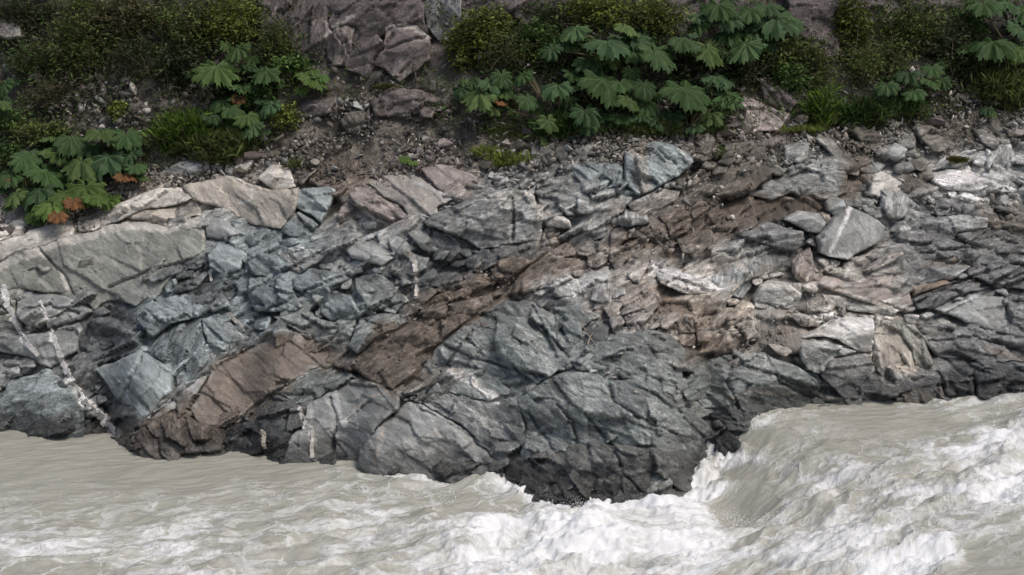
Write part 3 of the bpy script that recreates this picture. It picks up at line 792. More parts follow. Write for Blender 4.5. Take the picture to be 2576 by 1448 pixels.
R("rock", "dark layered rock at the waterline below the brown mud slab", "rock", 'dark', 1.0, 30, .3, "560,1092 640,1030 698,990 755,1027 765,1060 745,1110 700,1150 600,1140")
R("rock", "large grey-green block with a pale diagonal scratch at the waterline, centre left", "rock", 'gray', .28, -35, .36, "695,1150 731,1100 765,1080 772,1023 831,986 907,950 954,968 1006,1000 1006,1028 946,1082 900,1160 800,1155", mat=S, ridge=(880, 1040), planes=[(.1, -.42, 0), (-.15, .55, .2)])
R("rock", "smooth grey triangular block with white veins standing in the water", "rock", 'gray', .24, -35, .42, "900,1160 906,1133 946,1082 1021,1016 1054,1020 1158,1073 1238,1136 1262,1170 1250,1210 1144,1203 977,1195 911,1180", mat=S, ridge=(1050, 1090), planes=[(.14, -.42, 0), (-.2, .55, .12)])
R("rock_outcrop", "dark green-grey slope with a white quartz patch, left half of the big central rock", "rock outcrop", 'green', .7, -33, .42, "1010,996 1060,930 1100,872 1190,808 1270,757 1340,765 1405,798 1425,858 1442,905 1380,952 1300,985 1225,1012 1130,988", ridge=(1250, 830), planes=[(.22, -.42, 0), (-.6, -.1, .3), (.1, .7, .35)])
R("rock_outcrop", "layered grey strip descending between the triangular block and the quartz-marked slope", "rock outcrop", 'gray', .7, -35, .26, "1012,1005 1120,990 1222,1015 1300,1000 1320,1080 1300,1160 1262,1166 1160,1070 1060,1017")
R("rock_outcrop", "broad fractured grey face above the dark wet rock, middle of the big central rock", "rock outcrop", 'green', .75, -30, .45, "1300,1005 1380,955 1450,933 1530,958 1600,956 1690,998 1760,1050 1802,1090 1812,1115 1770,1148 1600,1140 1480,1125 1390,1145 1305,1160 1325,1080", ridge=(1540, 1010), planes=[(.1, -.4, 0), (-.7, .1, .6), (.15, .6, .25)])
R("rock_outcrop", "dark wet rock foot jutting furthest into the white water", "rock outcrop", (.115, .112, .104), .8, -35, .5, "1250,1212 1262,1168 1305,1150 1390,1135 1480,1112 1600,1128 1770,1138 1800,1150 1752,1215 1715,1275 1640,1290 1450,1275 1330,1248", ridge=(1550, 1160), planes=[(.1, .55, 0), (-.6, .3, .4), (.2, -.5, .05)])
R("rock_outcrop", "dark knobbly rock shoulder behind the broad fractured face", "rock outcrop", 'green', .9, -20, .42, "1440,905 1480,870 1560,850 1620,835 1690,842 1722,882 1717,952 1692,996 1600,956 1530,955 1450,932", ridge=(1610, 880))
R("rock", "small dark block with a twig across it, left of the knobbly shoulder", "rock", 'dark', .5, -20, .28, "1463,830 1501,808 1530,826 1527,855 1488,885 1466,872", mat=S)
R("rock", "cluster of dark rocks at the top right of the quartz-marked slope", "rock", 'green', 1.0, -30, .3, "1395,775 1450,770 1510,795 1462,828 1464,870 1440,895 1425,855")
R("rock_outcrop", "dark rounded outcrop with a pale crooked vein along its rim, right of the water drop", "rock outcrop", 'green', .8, -15, .42, "1735,942 1790,905 1850,880 1930,890 2010,922 2060,960 2130,1022 2152,1050 2100,1068 1990,1075 1900,1080 1860,1092 1825,1075 1780,1040 1750,992", ridge=(1900, 950), lift=-.32, planes=[(.05, -.5, 0), (-.2, .45, .1), (.7, .1, .5)])
R("rock", "black wet rock in the notch above the water drop", "rock", 'dark', 1.3, -40, .25, "1800,1080 1830,1085 1870,1098 1890,1110 1860,1135 1815,1145 1805,1120")
R("rock_slab", "bright whitish sloping rock near the right waterline", "rock slab", 'lgray', .5, -15, .34, "2065,820 2109,794 2192,804 2192,840 2201,885 2179,888 2139,872 2075,848 2015,852 2032,840", mat=S, ridge=(2120, 850))
R("rock", "grey rock with a white rim below the bright whitish rock, left part", "rock", 'gray', .6, -15, .28, "2012,855 2075,853 2149,888 2092,905 2067,942 2032,932 2008,885")
R("rock", "dark grey smooth-faced rock at the right waterline under the whitish rim", "rock", 'shale', .6, -15, .36, "2065,944 2092,907 2175,890 2201,923 2201,942 2222,966 2285,1000 2275,1022 2160,1035 2120,1000 2085,965", ridge=(2150, 925), lift=-.12)
R("rock", "speckled beige rock right of the whitish rim", "rock", 'beige', .5, -70, .32, "2197,840 2225,808 2267,840 2287,883 2301,942 2265,985 2232,980 2204,935", mat=S)
R("rock", "olive-grey rock shoulder right of the speckled beige rock", "rock", 'olive', .6, -60, .3, "2232,808 2301,818 2331,873 2347,915 2322,934 2303,940 2287,883 2267,840")
R("rock", "rough beige-green rock dipping into the right pool", "rock", 'beige', .8, -50, .3, "2260,988 2302,946 2359,956 2397,1005 2394,1030 2292,1030 2282,1005")
R("rock", "dark grey jointed rock at the right pool edge", "rock", 'shale', .9, -20, .3, "2345,922 2427,920 2447,966 2449,1020 2399,1025 2369,962")
R("rock", "black wet rocks at the far right waterline", "rock", 'dark', .9, -10, .34, "2452,1015 2450,966 2437,915 2560,915 2760,905 2760,1010 2560,1020")
R("rock_slab", "long dark grey slab dipping right above the far right waterline", "rock slab", 'shale', .5, -12, .34, "2305,815 2330,873 2362,903 2480,912 2760,905 2760,880 2600,868 2432,822 2365,806")
R("rock_slab", "smooth grey wedge-shaped slab at the right, above the long dark slab", "rock slab", 'gray', .15, -10, .32, "2352,782 2425,756 2522,744 2534,816 2501,835 2432,815", mat=S)
R("rock", "grey rocks at the right edge beside the wedge-shaped slab", "rock", 'shale', .9, -10, .3, "2536,750 2620,740 2760,760 2760,860 2610,866 2505,836 2540,815")
R("boulder", "big angular grey boulder with a white stripe resting on the right bank", "boulder", 'gray', .1, -60, .42, "2053,602 2080,573 2087,556 2129,521 2194,556 2221,576 2207,612 2149,642 2132,656 2080,648 2060,638", mat=S, lift=.18, edge=5, jag=.4, ridge=(2150, 580))
R("boulder", "flat dark boulder leaning on the left side of the big striped boulder", "boulder", 'gray', .2, 10, .28, "1967,555 2009,534 2059,540 2077,562 2062,588 2032,585 1999,568", mat=S, lift=.12, edge=5, jag=.4, ridge=(2030, 550))
R("boulder", "rounded blue-grey boulder behind the big striped boulder", "boulder", 'blue', .15, 0, .26, "2073,512 2082,500 2097,496 2119,506 2123,522 2117,536 2095,545 2077,532", mat=S, lift=.1, edge=5, jag=.3)
R("boulder", "small tan boulder wedged between the flat dark and big striped boulders", "boulder", 'beige', .2, 0, .15, "2062,534 2086,538 2091,558 2080,568 2066,552", mat=S, lift=.06, edge=5, jag=.4)
R("rock", "stepped light rock directly under the big striped boulder", "rock", 'warm', .7, 28, .3, "2125,662 2179,638 2232,600 2254,613 2264,650 2200,682 2150,702 2112,702")
R("rock_slab", "purplish grey sloping slab below the stepped rock, right bank", "rock slab", 'pink', .28, 28, .34, "2112,707 2150,704 2205,686 2266,655 2301,778 2249,785 2165,758 2119,742 2058,718 2070,690", mat=S)
R("rock", "dark layered rock right of the stepped rock", "rock", 'shale', .9, -12, .3, "2254,593 2349,591 2412,611 2467,640 2449,655 2299,658 2268,640")
R("rock", "grey and rust banded rock on the right bank", "rock", 'gray', .6, 12, .3, "2269,668 2415,655 2444,670 2394,706 2292,720 2279,694")
R("rock", "brown-faced undercut rock below the rust banded rock", "rock", 'rust', .3, 22, .12, "2292,724 2376,705 2390,713 2301,746", mat=S)
R("rock", "flat grey layered rocks below the brown-faced rock", "rock", 'shale', .8, 15, .28, "2301,752 2399,708 2449,703 2501,720 2415,742 2350,775 2309,778")
R("rock", "dark layered rocks at the right edge of the bank, middle height", "rock", 'shale', 1.0, 5, .32, "2470,662 2600,640 2760,650 2760,740 2600,735 2505,722 2450,698")
R("rock", "folded grey rock with curved bands, upper right bank", "rock", 'gray', .9, 5, .3, "2242,582 2255,560 2322,534 2349,551 2399,544 2482,551 2481,575 2399,590 2315,590")
R("rock", "shattered dark rocks at the right edge below the gravel", "rock", 'shale', 1.1, 5, .3, "2485,560 2600,560 2760,580 2760,640 2600,636 2470,640 2420,610 2400,594")
R("rock", "jointed pale grey block among rubble, right of the big striped boulder", "rock", 'lgray', .7, 80, .3, "2215,493 2265,481 2284,500 2307,520 2279,548 2239,552 2217,526")
R("rock_ledge", "pale long ridge of rock below the purplish slab", "rock ledge", 'lgray', .6, -14, .2, "2069,742 2132,746 2232,770 2264,783 2247,796 2139,782 2075,762")
R("rock", "grey dome with a pale cap left of the purplish slab", "rock", 'gray', .6, -10, .32, "1898,755 1912,720 1932,708 1982,714 2014,740 2007,772 1932,780 1903,777", ridge=(1950, 725))
R("rock", "dark folded rock standing above a black cleft, right centre", "rock", 'steel', .7, 70, .36, "1785,702 1848,650 1887,676 1890,722 1870,748 1822,742", ridge=(1850, 690))
R("rock", "knobbly whitish rock on the crest right of the brown mud", "rock", 'pale', .9, 10, .24, "1788,626 1828,630 1857,650 1828,678 1788,655")
R("rock", "band of whitish pitted rock running into the dark folded rock", "rock", 'lgray', 1.0, -15, .28, "1650,682 1688,671 1755,704 1824,713 1815,742 1760,752 1700,735 1660,718")
R("rock", "light grey block with a flat bright face, left end of the whitish band", "rock", 'lgray', .4, -20, .26, "1456,703 1475,680 1533,671 1530,706 1501,722 1463,722", mat=S)
R("rock", "light grey jointed block just below the flat bright face", "rock", 'lgray', .6, 75, .26, "1461,726 1501,716 1570,708 1574,742 1521,764 1473,754")
R("rock", "pale rubble block left of the flat bright face", "rock", 'lgray', .9, -20, .26, "1341,742 1348,723 1421,694 1456,704 1462,742 1421,750")
R("rock_outcrop", "steep blue-grey outcrop face under the giant leaves, left of its dark crack", "rock outcrop", 'blue', .6, -35, .3, "1435,430 1480,400 1562,376 1566,440 1562,472 1505,482 1461,478 1448,446")
R("rock_outcrop", "blue-grey outcrop face with a pinkish stripe, right of the dark crack", "rock outcrop", 'blue', .75, -35, .34, "1568,375 1620,358 1672,365 1735,388 1740,413 1690,455 1638,482 1605,492 1572,468")
R("rock", "pale rounded block right of the broad rounded outcrop's shoulder", "rock", 'pale', .6, -40, .24, "1368,533 1398,528 1433,560 1437,578 1398,575 1371,568")
R("rock", "grey broken rock between the rounded outcrop and the steep blue face", "rock", 'gray', 1.0, -20, .28, "1345,480 1420,455 1450,480 1500,485 1530,520 1480,540 1430,545 1400,525 1368,525")
R("rock", "warm grey ledge with a straight sloping top below the pinkish striped face", "rock ledge", 'warm', .6, 27, .26, "1578,520 1661,476 1710,480 1704,505 1638,535 1590,535")
R("rock", "pale jointed block under the straight sloping ledge", "rock", 'lgray', .9, 80, .24, "1530,540 1570,525 1625,538 1635,562 1583,570 1540,566")
R("rock", "grey slab with a straight pale upper edge, above the brown gully", "rock", 'gray', .6, 28, .24, "1400,600 1440,578 1508,544 1530,583 1523,597 1448,612")
R("rock_outcrop", "rough grey outcrop left of the upright brown mud patch, upper right", "rock outcrop", 'gray', 1.0, -12, .36, "1880,490 1932,455 1999,432 2050,412 2105,418 2128,440 2131,482 2100,502 2050,508 1990,488 1935,502", ridge=(2050, 440))
R("rock", "triangular pinkish rock right of the upright brown mud patch", "rock", 'pale', .4, 20, .24, "2185,492 2192,446 2219,434 2290,470 2251,505", mat=S)
R("boulder", "grey boulder on the gravel above the triangular pinkish rock", "boulder", 'gray', .3, 0, .22, "2220,384 2252,361 2281,380 2274,399 2252,407 2229,395", mat=S, lift=.08, edge=5, jag=.5)
R("rock_outcrop", "brilliant white rock outcrop at the upper right", "rock outcrop", 'white', .7, -10, .3, "2340,457 2365,430 2432,426 2481,453 2522,470 2490,484 2430,484 2380,480")
R("rock", "white ridge rock just below and right of the brilliant white outcrop", "rock", 'white', .8, 20, .24, "2428,494 2479,462 2526,465 2560,480 2547,496 2499,490 2435,500")
R("rock_slab", "tall upright grey slab at the upper right edge", "rock slab", 'lgray', .5, 70, .28, "2479,377 2492,387 2535,353 2552,395 2531,440 2515,452 2485,435")
R("rock_ledge", "pale ramp of rock with a mossy top left of the upright slab", "rock ledge", 'lgray', .5, 25, .22, "2345,430 2365,404 2419,383 2458,377 2461,399 2400,424")
R("rock", "fractured dark grey rock left of the flat dark boulder", "rock", 'shale', 1.0, 10, .3, "1850,592 1932,562 2015,585 2024,602 2001,642 1959,678 1895,672 1890,642")
R("rock", "reddish upright rock below the flat dark boulder", "rock", 'pink', .5, 70, .2, "1993,662 2039,614 2047,676 2060,700 2022,716 2000,700")
for q in ("1052,790 1090,765 1130,770 1122,800 1080,808", "1128,768 1175,755 1235,743 1240,770 1192,800 1150,802", "955,862 970,838 1020,803 1075,812 1107,836 1097,870 1040,882 975,882", "897,935 960,884 1040,886 1052,922 1012,987 950,968", "1110,805 1150,808 1180,802 1120,850 1105,870 1110,838"):
    R("rock", None, None, 'warm', .6, 30, .26, q)
# the cliff
R("cliff", "upper dome of the purplish cliff in the middle of the hillside", "cliff", 'cliff', .55, 25, .5, "838,67 842,-60 960,-70 1040,-60 1063,50 1076,97 1061,95 994,69 944,95 911,109 877,112", ridge=(970, 20))
R("cliff", "pale pink rounded face low on the purplish cliff, split by a crack", "cliff", (.20, .165, .15), .4, 25, .45, "975,72 1044,71 1076,100 1073,152 1046,172 1004,199 977,175 944,159 974,130", mat=S, ridge=(1040, 110))
R("cliff", "light pillar on the left side of the purplish cliff", "cliff", (.19, .16, .145), .6, 70, .4, "824,97 844,67 899,43 879,112 873,162 831,162")
R("cliff", "dark recessed face between the light pillar and the pink rounded face", "cliff", 'cliff', .6, 30, .2, "877,115 944,97 972,129 942,159 924,189 877,175")
R("cliff", "brown weathered crag at the top of the picture, left of the light pillar", "cliff", 'cliff', .9, 70, .4, "745,-60 840,-60 836,60 820,100 825,152 750,142 735,110 690,112 660,60 650,-40 700,-60")
R("cliff", "smooth blue-grey vertical face right of the cliff dome", "cliff", (.165, .165, .163), .5, 85, .12, "1065,-60 1160,-60 1156,40 1140,89 1104,92 1078,63", mat=S)
R("cliff", "purplish crag at the top between the blue-grey face and the yellow shrub", "cliff", 'cliff', .7, 35, .3, "1164,-60 1340,-60 1305,45 1235,65 1160,97")
R("cliff", "dark grey cliff with a ledge line, upper right behind the giant leaves", "cliff", 'cliff', .5, -10, .4, "1970,-60 2230,-60 2217,50 2185,57 2120,45 2108,135 2065,137 2032,102 1989,60")
R("rock", "pink streaked rock with two white bars under the giant leaves, right", "rock", 'pink', .5, -45, .28, "1812,292 1870,242 1932,268 1987,290 1962,332 1850,335")
R("rock", "brown crag at the foot of the dark grey cliff", "rock", 'cliff', .7, -30, .3, "1905,200 1990,185 2035,232 1985,285 1925,262")
R("boulder", "warm grey boulder poking from shrubs at the left edge, near the top", "boulder", 'warm', .4, 10, .25, "-20,92 -10,60 20,40 50,65 57,95 20,107", lift=.1)
R("rock", "sloping grey rock on the scree below the light pillar", "rock", 'cliff', .6, 25, .25, "737,279 777,247 837,228 846,247 833,289 787,299 741,295")
R("rock", "steep grey rock in the middle of the scree slope", "rock", 'scree', .7, -50, .25, "852,309 897,271 923,283 909,335 877,337")
R("rock", "rubbly rock crest on the scree right under the pink cliff face", "rock", 'cliff', 1.0, 10, .3, "930,260 990,225 1060,228 1110,250 1090,300 1010,310 950,300")
R("rock", "pale rock under the bright green bush on the left", "rock", 'lgray', .6, 20, .22, "410,438 455,408 520,402 510,432 450,448")

# ------------------------------------------------------------------ smaller broken blocks between the big ones: pieces of the bank
def fill_stones():
    rr = random.Random(5)
    seeds = []
    cand = []
    for _ in range(9000):
        x = rr.uniform(-140, 2716); y = rr.uniform(360, 1290)
        if y < lut(RT, x) + 8 or y > lut(WL, x) + 8:
            continue
        cand.append((x, y))
    cx = np.array([c[0] for c in cand]); cy = np.array([c[1] for c in cand])
    cov = np.zeros(len(cx), bool); edge = np.full(len(cx), 1e9)
    dummies = []
    for poly in TRACED:
        ins = inside(cx, cy, poly)
        cov |= ins
        edge = np.minimum(edge, dline(cx, cy, poly, True))
        mx_, my_ = np.mean([q[0] for q in poly]), np.mean([q[1] for q in poly])
        for i in range(len(poly)):
            (x0, y0), (x1, y1) = poly[i], poly[(i + 1) % len(poly)]
            L = math.hypot(x1 - x0, y1 - y0)
            for q in range(max(1, int(L / 14))):
                t = q / max(1, int(L / 14))
                a, b = x0 + (x1 - x0) * t, y0 + (y1 - y0) * t
                dd = math.hypot(mx_ - a, my_ - b) + 1e-6
                dummies.append((a + (mx_ - a) / dd * 8, b + (my_ - b) / dd * 8))
    foldir = lambda x: 28 if x < 1900 else -10

    def met(x, y, dx, dy):
        a = math.radians(foldir(x)); u = dx * math.cos(a) - dy * math.sin(a); v = dx * math.sin(a) + dy * math.cos(a)
        return math.hypot(u / 1.3, v * 1.15)
    grid = []
    for i in range(len(cx)):
        if cov[i] or edge[i] < 4:
            continue
        x, y = cx[i], cy[i]
        rad = 11 + 38 * vnoise(x / 60, y / 60, 3) ** 2
        if any(inside(np.array([x]), np.array([y]), m_)[0] for m_ in MUD):
            if rr.random() < .9:
                continue
            rad *= 1.3
        if all(met(x, y, x - a, y - b) > rad * 1.12 for a, b in seeds):
            seeds.append((x, y))
    allp = np.array(seeds + dummies)
    cells = []
    for i, (x, y) in enumerate(seeds):
        a = math.radians(foldir(x) + rr.uniform(-12, 12))
        dx = allp[:, 0] - x; dy = allp[:, 1] - y
        order = np.argsort(dx * dx + dy * dy)[1:26]
        poly = [(x - 70, y - 70), (x + 70, y - 70), (x + 70, y + 70), (x - 70, y + 70)]
        # stretched metric: work in rotated, scaled axes
        ca, sa = math.cos(a), math.sin(a)
        tr = lambda px, py: ((px * ca - py * sa) / 1.3, (px * sa + py * ca) * 1.15)
        it = lambda u, v: ((u * 1.3) * ca + (v / 1.15) * sa, -(u * 1.3) * sa + (v / 1.15) * ca)
        q = [(-46, -46), (46, -46), (46, 46), (-46, 46)]
        for j in order:
            u, v = tr(dx[j], dy[j]); L = math.hypot(u, v)
            if L < 1e-6:
                continue
            nx_, ny_ = u / L, v / L; lim = L / 2 * (.97)
            out = []
            for k_ in range(len(q)):
                A, B_ = q[k_], q[(k_ + 1) % len(q)]
                da, db = A[0] * nx_ + A[1] * ny_ - lim, B_[0] * nx_ + B_[1] * ny_ - lim
                if da <= 0:
                    out.append(A)
                if da * db < 0:
                    t = da / (da - db); out.append((A[0] + (B_[0] - A[0]) * t, A[1] + (B_[1] - A[1]) * t))
            q = out
            if len(q) < 3:
                break
        if len(q) >= 3:
            pl = [(x + it(u, v)[0], y + it(u, v)[1]) for u, v in q]
            w = max(p_[0] for p_ in pl) - min(p_[0] for p_ in pl); h = max(p_[1] for p_ in pl) - min(p_[1] for p_ in pl)
            if min(w, h) > 9 and rr.random() < .52:
                cells.append((w * h, pl))
    cells.sort(key=lambda c: -c[0])
    return [c[1] for c in cells]


STONES = fill_stones()
small = []
for i, pl in enumerate(STONES):
    mx_, my_ = np.mean([q[0] for q in pl]), np.mean([q[1] for q in pl])
    w = max(q[0] for q in pl) - min(q[0] for q in pl); h = max(q[1] for q in pl) - min(q[1] for q in pl)
    rr = random.Random(i)
    t = zone(np.array([mx_]), np.array([my_]))[0] * rr.uniform(.75, 1.3)
    me = rock_mesh("rock", pl, tuple(t), .9, (28 if mx_ < 1900 else -10) + rr.uniform(-20, 20), rr.uniform(.3, .75) * min(w, h) / 210 + .02, i * 7 + 3, step=4.2, lift=rr.uniform(-.03, .05), skirt=.5, edge=8, jag=.6, keep=.92)
    if i < 300:
        link("rock", me, BANKS["rock_bank"])
    else:
        small.append(me)
print("fill stones", len(STONES))

# ------------------------------------------------------------------ pale mineral veins standing proud of the rock
def at(px, py, off):
    """a point on the line through a place on the bank, standing off the bank by off metres"""
    y = float(depth(px, py)) - off
    v = (724 - py) / F
    t = (y - CY) / (CP + v * SP)
    return Vector(((px - 1288) / F * t, y, CZ + (-SP + v * CP) * t))


bpy.context.view_layer.update()
DG = bpy.context.evaluated_depsgraph_get()


def on_rock(px, py):
    """the rock surface met when sighting to a place on the bank"""
    v = (724 - py) / F
    d = Vector(((px - 1288) / F, CP + v * SP, -SP + v * CP)).normalized()
    ok, loc, nrm, *_ = SC.ray_cast(DG, camo.location + d * 20, d)
    return (loc, nrm) if ok else (at(px, py, .1), Vector((0, -1, .5)))


def hull_block(c, ax, ay, az, rs):
    import bmesh
    bm = bmesh.new()
    for _ in range(14):
        d = Vector(rs.normal(size=3)).normalized()
        bm.verts.new(c + ax * d.x + ay * d.y + az * d.z)
    bmesh.ops.convex_hull(bm, input=bm.verts)
    bm.verts.ensure_lookup_table()
    used = [v for v in bm.verts if v.link_faces]
    ix = {v: i for i, v in enumerate(used)}
    out = [v.co.copy() for v in used], [tuple(ix[v] for v in f.verts) for f in bm.faces]
    bm.free()
    return out


def vein(label, line, w0, w1, tone, off=.42, seg=16):
    line = pts(line); rs = np.random.RandomState(int(line[0][0]))
    L = [0.0]
    for a, b in zip(line, line[1:]):
        L.append(L[-1] + math.hypot(b[0] - a[0], b[1] - a[1]))
    ns = max(2, int(L[-1] / seg))
    root = link("mineral_vein", None, label=label, category="mineral vein")
    root.location = at(*line[-1], off)
    f0 = lambda s: (np.interp(s, L, [q[0] for q in line]), np.interp(s, L, [q[1] for q in line]))
    KN = [on_rock(*f0(L[-1] * i / (ns * 2)))[0].y for i in range(ns * 2 + 1)]

    def spot(s):
        a, b_ = f0(s)
        y = float(np.interp(s, [L[-1] * i / (ns * 2) for i in range(ns * 2 + 1)], KN))
        return at(a, b_, float(depth(a, b_)) - y)
    for i in range(ns):
        s0 = L[-1] * (i + .0) / ns; s1 = L[-1] * (i + 1.12) / ns
        f = lambda s: (np.interp(s, L, [q[0] for q in line]), np.interp(s, L, [q[1] for q in line]))
        A, B = spot(s0), spot(min(s1, L[-1]))
        w = (w0 + (w1 - w0) * (i + .5) / ns) / 105 * rs.uniform(.8, 1.15) / 2
        ax = (B - A) * .5; ay = Vector((ax.z, 0, -ax.x)).normalized() * w; az = Vector((0, -1, .2)).normalized() * .06
        mid = (A + B) / 2 + az * .1 + ay * rs.uniform(-.2, .2)
        V = [mid + ax * (sx_ + rs.uniform(-.12, .12)) + ay * (sy_ + rs.uniform(-.3, .3)) + az * (sz_ * (1 if sz_ > 0 else 3) + rs.uniform(-.2, .3)) for sx_ in (-1, 1) for sy_ in (-1, 1) for sz_ in (-1, 1)]
        Fc = [(0, 1, 3, 2), (4, 6, 7, 5), (0, 4, 5, 1), (2, 3, 7, 6), (0, 2, 6, 4), (1, 5, 7, 3)]
        V = [v - root.location for v in V]
        n_ = len(V)
        col = np.tile(np.array(TONE[tone]) * rs.uniform(.92, 1.05), (n_, 1))
        me = new_mesh("vein_segment", [tuple(v) for v in V], Fc, col, {"fol": [(v.x, v.z, 0) for v in V]}, {"wet": np.zeros(n_)}, M_VEIN)
        link("vein_segment", me, root)


vein("pale blocky vein widening down the lower left rock into the water", "105,762 122,810 140,860 155,905 180,960 215,1012 250,1045 290,1086", 5, 21, 'white', .40, 11)
vein("short pale vein with a thick knob at its top at the left edge", "12,728 20,770 38,805 48,830 70,865 98,895", 16, 9, 'white', .40, 11)
vein("white and ochre vein dripping down into the black gully in the centre", "1018,634 1040,650 1044,672 1045,695 1050,712 1046,745", 13, 7, 'pale', .36, 10)
vein("thin white forked vein hanging over the edge of the large grey-green block", "757,1030 770,1072 786,1078 788,1100 784,1120 787,1152", 7, 8, 'pale', .5, 10)
vein("tan crumbly vein on the dark layered rock just above the water", "655,1085 668,1095 662,1112 668,1130", 11, 6, 'beige', .42, 8)
vein("white spike of rock on the fractured blue rocks near the pale round rock", "533,678 528,690 533,708", 8, 5, 'pale', .42, 9)
vein("small white vein stub above the flat blue-grey speckled rock", "575,790 588,800 607,822 612,835", 8, 12, 'pale', .42, 12)

# twigs lying on the rock
for lab, ln in (("thin pale twig lying on the small dark block in the centre", "1478,868 1484,850 1492,838"), ("bare straight stick propped across the small dark block", "1460,812 1480,845 1500,872"),
                ("bare grey dead stem standing among the left scree plants", "338,215 334,190 334,150")):
    V, Fc = tube([on_rock(a, b)[0] + Vector((0, -.05, .02)) for a, b in pts(ln)], [.018, .014, .008], 5)
    base = V[0]
    o = link("twig", new_mesh("twig", [tuple(v - base) for v in V], Fc, None, mat=plain("twig_" + str(len(bpy.data.materials)), (.3, .26, .2))), label=lab, category="twig")
    o.location = base

# ------------------------------------------------------------------ loose stones and gravel
def stone_mesh(seed, sub=1):
    import bmesh
    rs = np.random.RandomState(seed)
    bm = bmesh.new()
    bmesh.ops.create_icosphere(bm, subdivisions=2, radius=1)
    cuts = [(Vector(rs.normal(size=3)).normalized(), rs.uniform(.3, .7)) for _ in range(13)]
    for v in bm.verts:
        for nrm, dd in cuts:
            e = v.co.dot(nrm) - dd
            if e > 0:
                v.co -= nrm * e
        v.co += Vector(rs.normal(size=3)) * .02
        v.co.z *= .6
    me = bpy.data.meshes.new("stone"); bm.to_mesh(me); bm.free()
    co = np.zeros(len(me.vertices) * 3); me.vertices.foreach_get("co", co)
    a = me.color_attributes.new("Col", 'FLOAT_COLOR', 'POINT')
    t = np.array(TONE[['gray', 'pink', 'lgray', 'warm', 'scree', 'cliff', 'scree', 'scree'][seed % 8]])
    c = np.ones((len(me.vertices), 4), np.float32); c[:, :3] = t * rs.uniform(.85, 1.15)
    a.data.foreach_set("color", c.ravel())
    me.materials.append(M_STONE)
    return me


SM = [stone_mesh(i) for i in range(8)]
rs = np.random.RandomState(3)
cnt = 0
while cnt < 150:
    px = rs.uniform(-60, 2640); t = rs.rand()
    rt, bl = float(lut(RT, px)), float(lut(BL, px))
    py = bl - 40 + (rt - bl + 65) * t if rs.rand() < .8 else rs.uniform(110, bl)
    if rs.rand() > (.35 + .65 * float(vnoise(px / 120, py / 80, 2))):
        continue
    sz = .07 + .26 * rs.rand() ** 3
    p = at(px, py, .02 + sz * .2)
    o = link("stone", SM[rs.randint(8)], BANKS["scree_slope"] if py > bl else BANKS["hillside"])
    o.location = p; o.scale = (sz * rs.uniform(.9, 1.5), sz, sz * rs.uniform(.7, 1.1)); o.rotation_euler = (rs.uniform(-.5, .5), rs.uniform(-.5, .5), rs.uniform(0, 6.28))
    cnt += 1
for px, py, sz, m_ in ((1071, 546, .11, 2), (1203, 470, .16, 2), (1195, 455, .13, 3), (1238, 440, .2, 0), (1260, 450, .12, 2), (1280, 440, .1, 3), (1300, 455, .13, 2), (1330, 460, .12, 4), (2205, 545, .1, 3), (2345, 520, .16, 3), (2320, 505, .12, 1), (2420, 500, .12, 2), (2350, 535, .09, 2),
                       (1530, 938, .1, 3), (1545, 950, .08, 3), (842, 735, .08, 2), (1600, 985, .09, 3), (1120, 520, .1, 2), (1140, 512, .12, 0), (2270, 455, .15, 2), (2300, 440, .12, 0), (1980, 420, .12, 0), (1945, 405, .1, 2), (2050, 370, .12, 3), (2110, 353, .09, 2), (1870, 430, .1, 0)):
    o = link("stone", SM[m_], BANKS["rock_bank"] if py > 430 else BANKS["scree_slope"])
    o.location = on_rock(px, py)[0]; o.scale = (sz * 1.2, sz, sz); o.rotation_euler = (.3, .2, px)

# fine gravel: nobody could count it
t_ = (1 + 5 ** .5) / 2
IV = np.array([(-1, t_, 0), (1, t_, 0), (-1, -t_, 0), (1, -t_, 0), (0, -1, t_), (0, 1, t_), (0, -1, -t_), (0, 1, -t_), (t_, 0, -1), (t_, 0, 1), (-t_, 0, -1), (-t_, 0, 1)]) / 1.9
IF = np.array([(0, 11, 5), (0, 5, 1), (0, 1, 7), (0, 7, 10), (0, 10, 11), (1, 5, 9), (5, 11, 4), (11, 10, 2), (10, 7, 6), (7, 1, 8), (3, 9, 4), (3, 4, 2), (3, 2, 6), (3, 6, 8), (3, 8, 9), (4, 9, 5), (2, 4, 11), (6, 2, 10), (8, 6, 7), (9, 8, 1)])


def gravel(name, label, px, py, sz, off, seed):
    rs = np.random.RandomState(seed)
    N = len(px)
    c = bank(px, py, off)
    V = IV[None] * (1 + rs.uniform(-.5, .45, (N, 12, 1))) * (sz[:, None] * rs.uniform(.35, 1.5, (N, 3)) * np.array([1.25, 1, .75]))[:, None, :]
    a = rs.uniform(0, 6.28, N); ca, sa = np.cos(a)[:, None], np.sin(a)[:, None]
    V = np.stack([V[..., 0] * ca - V[..., 2] * sa, V[..., 1], V[..., 0] * sa + V[..., 2] * ca], -1)
    V = (V + c[:, None]).reshape(-1, 3)
    Fc = (IF[None] + 12 * np.arange(N)[:, None, None]).reshape(-1, 3)
    zc = zone(px, py)
    pal = np.array([TONE[q] for q in ('gray', 'pink', 'lgray', 'warm', 'scree', 'cliff', 'scree', 'dark', 'beige', 'soil')])[rs.randint(0, 10, N)]
    col = (.45 * zc + .55 * pal) * rs.uniform(.6, 1.25, (N, 1))
    bright = rs.rand(N) < .06
    col[bright] = np.array(TONE['pale']) * rs.uniform(.8, 1.2, (bright.sum(), 1))
    link(name, new_mesh(name, V, Fc, np.repeat(col, 12, 0), mat=M_STONE), kind="stuff", label=label, category="gravel")


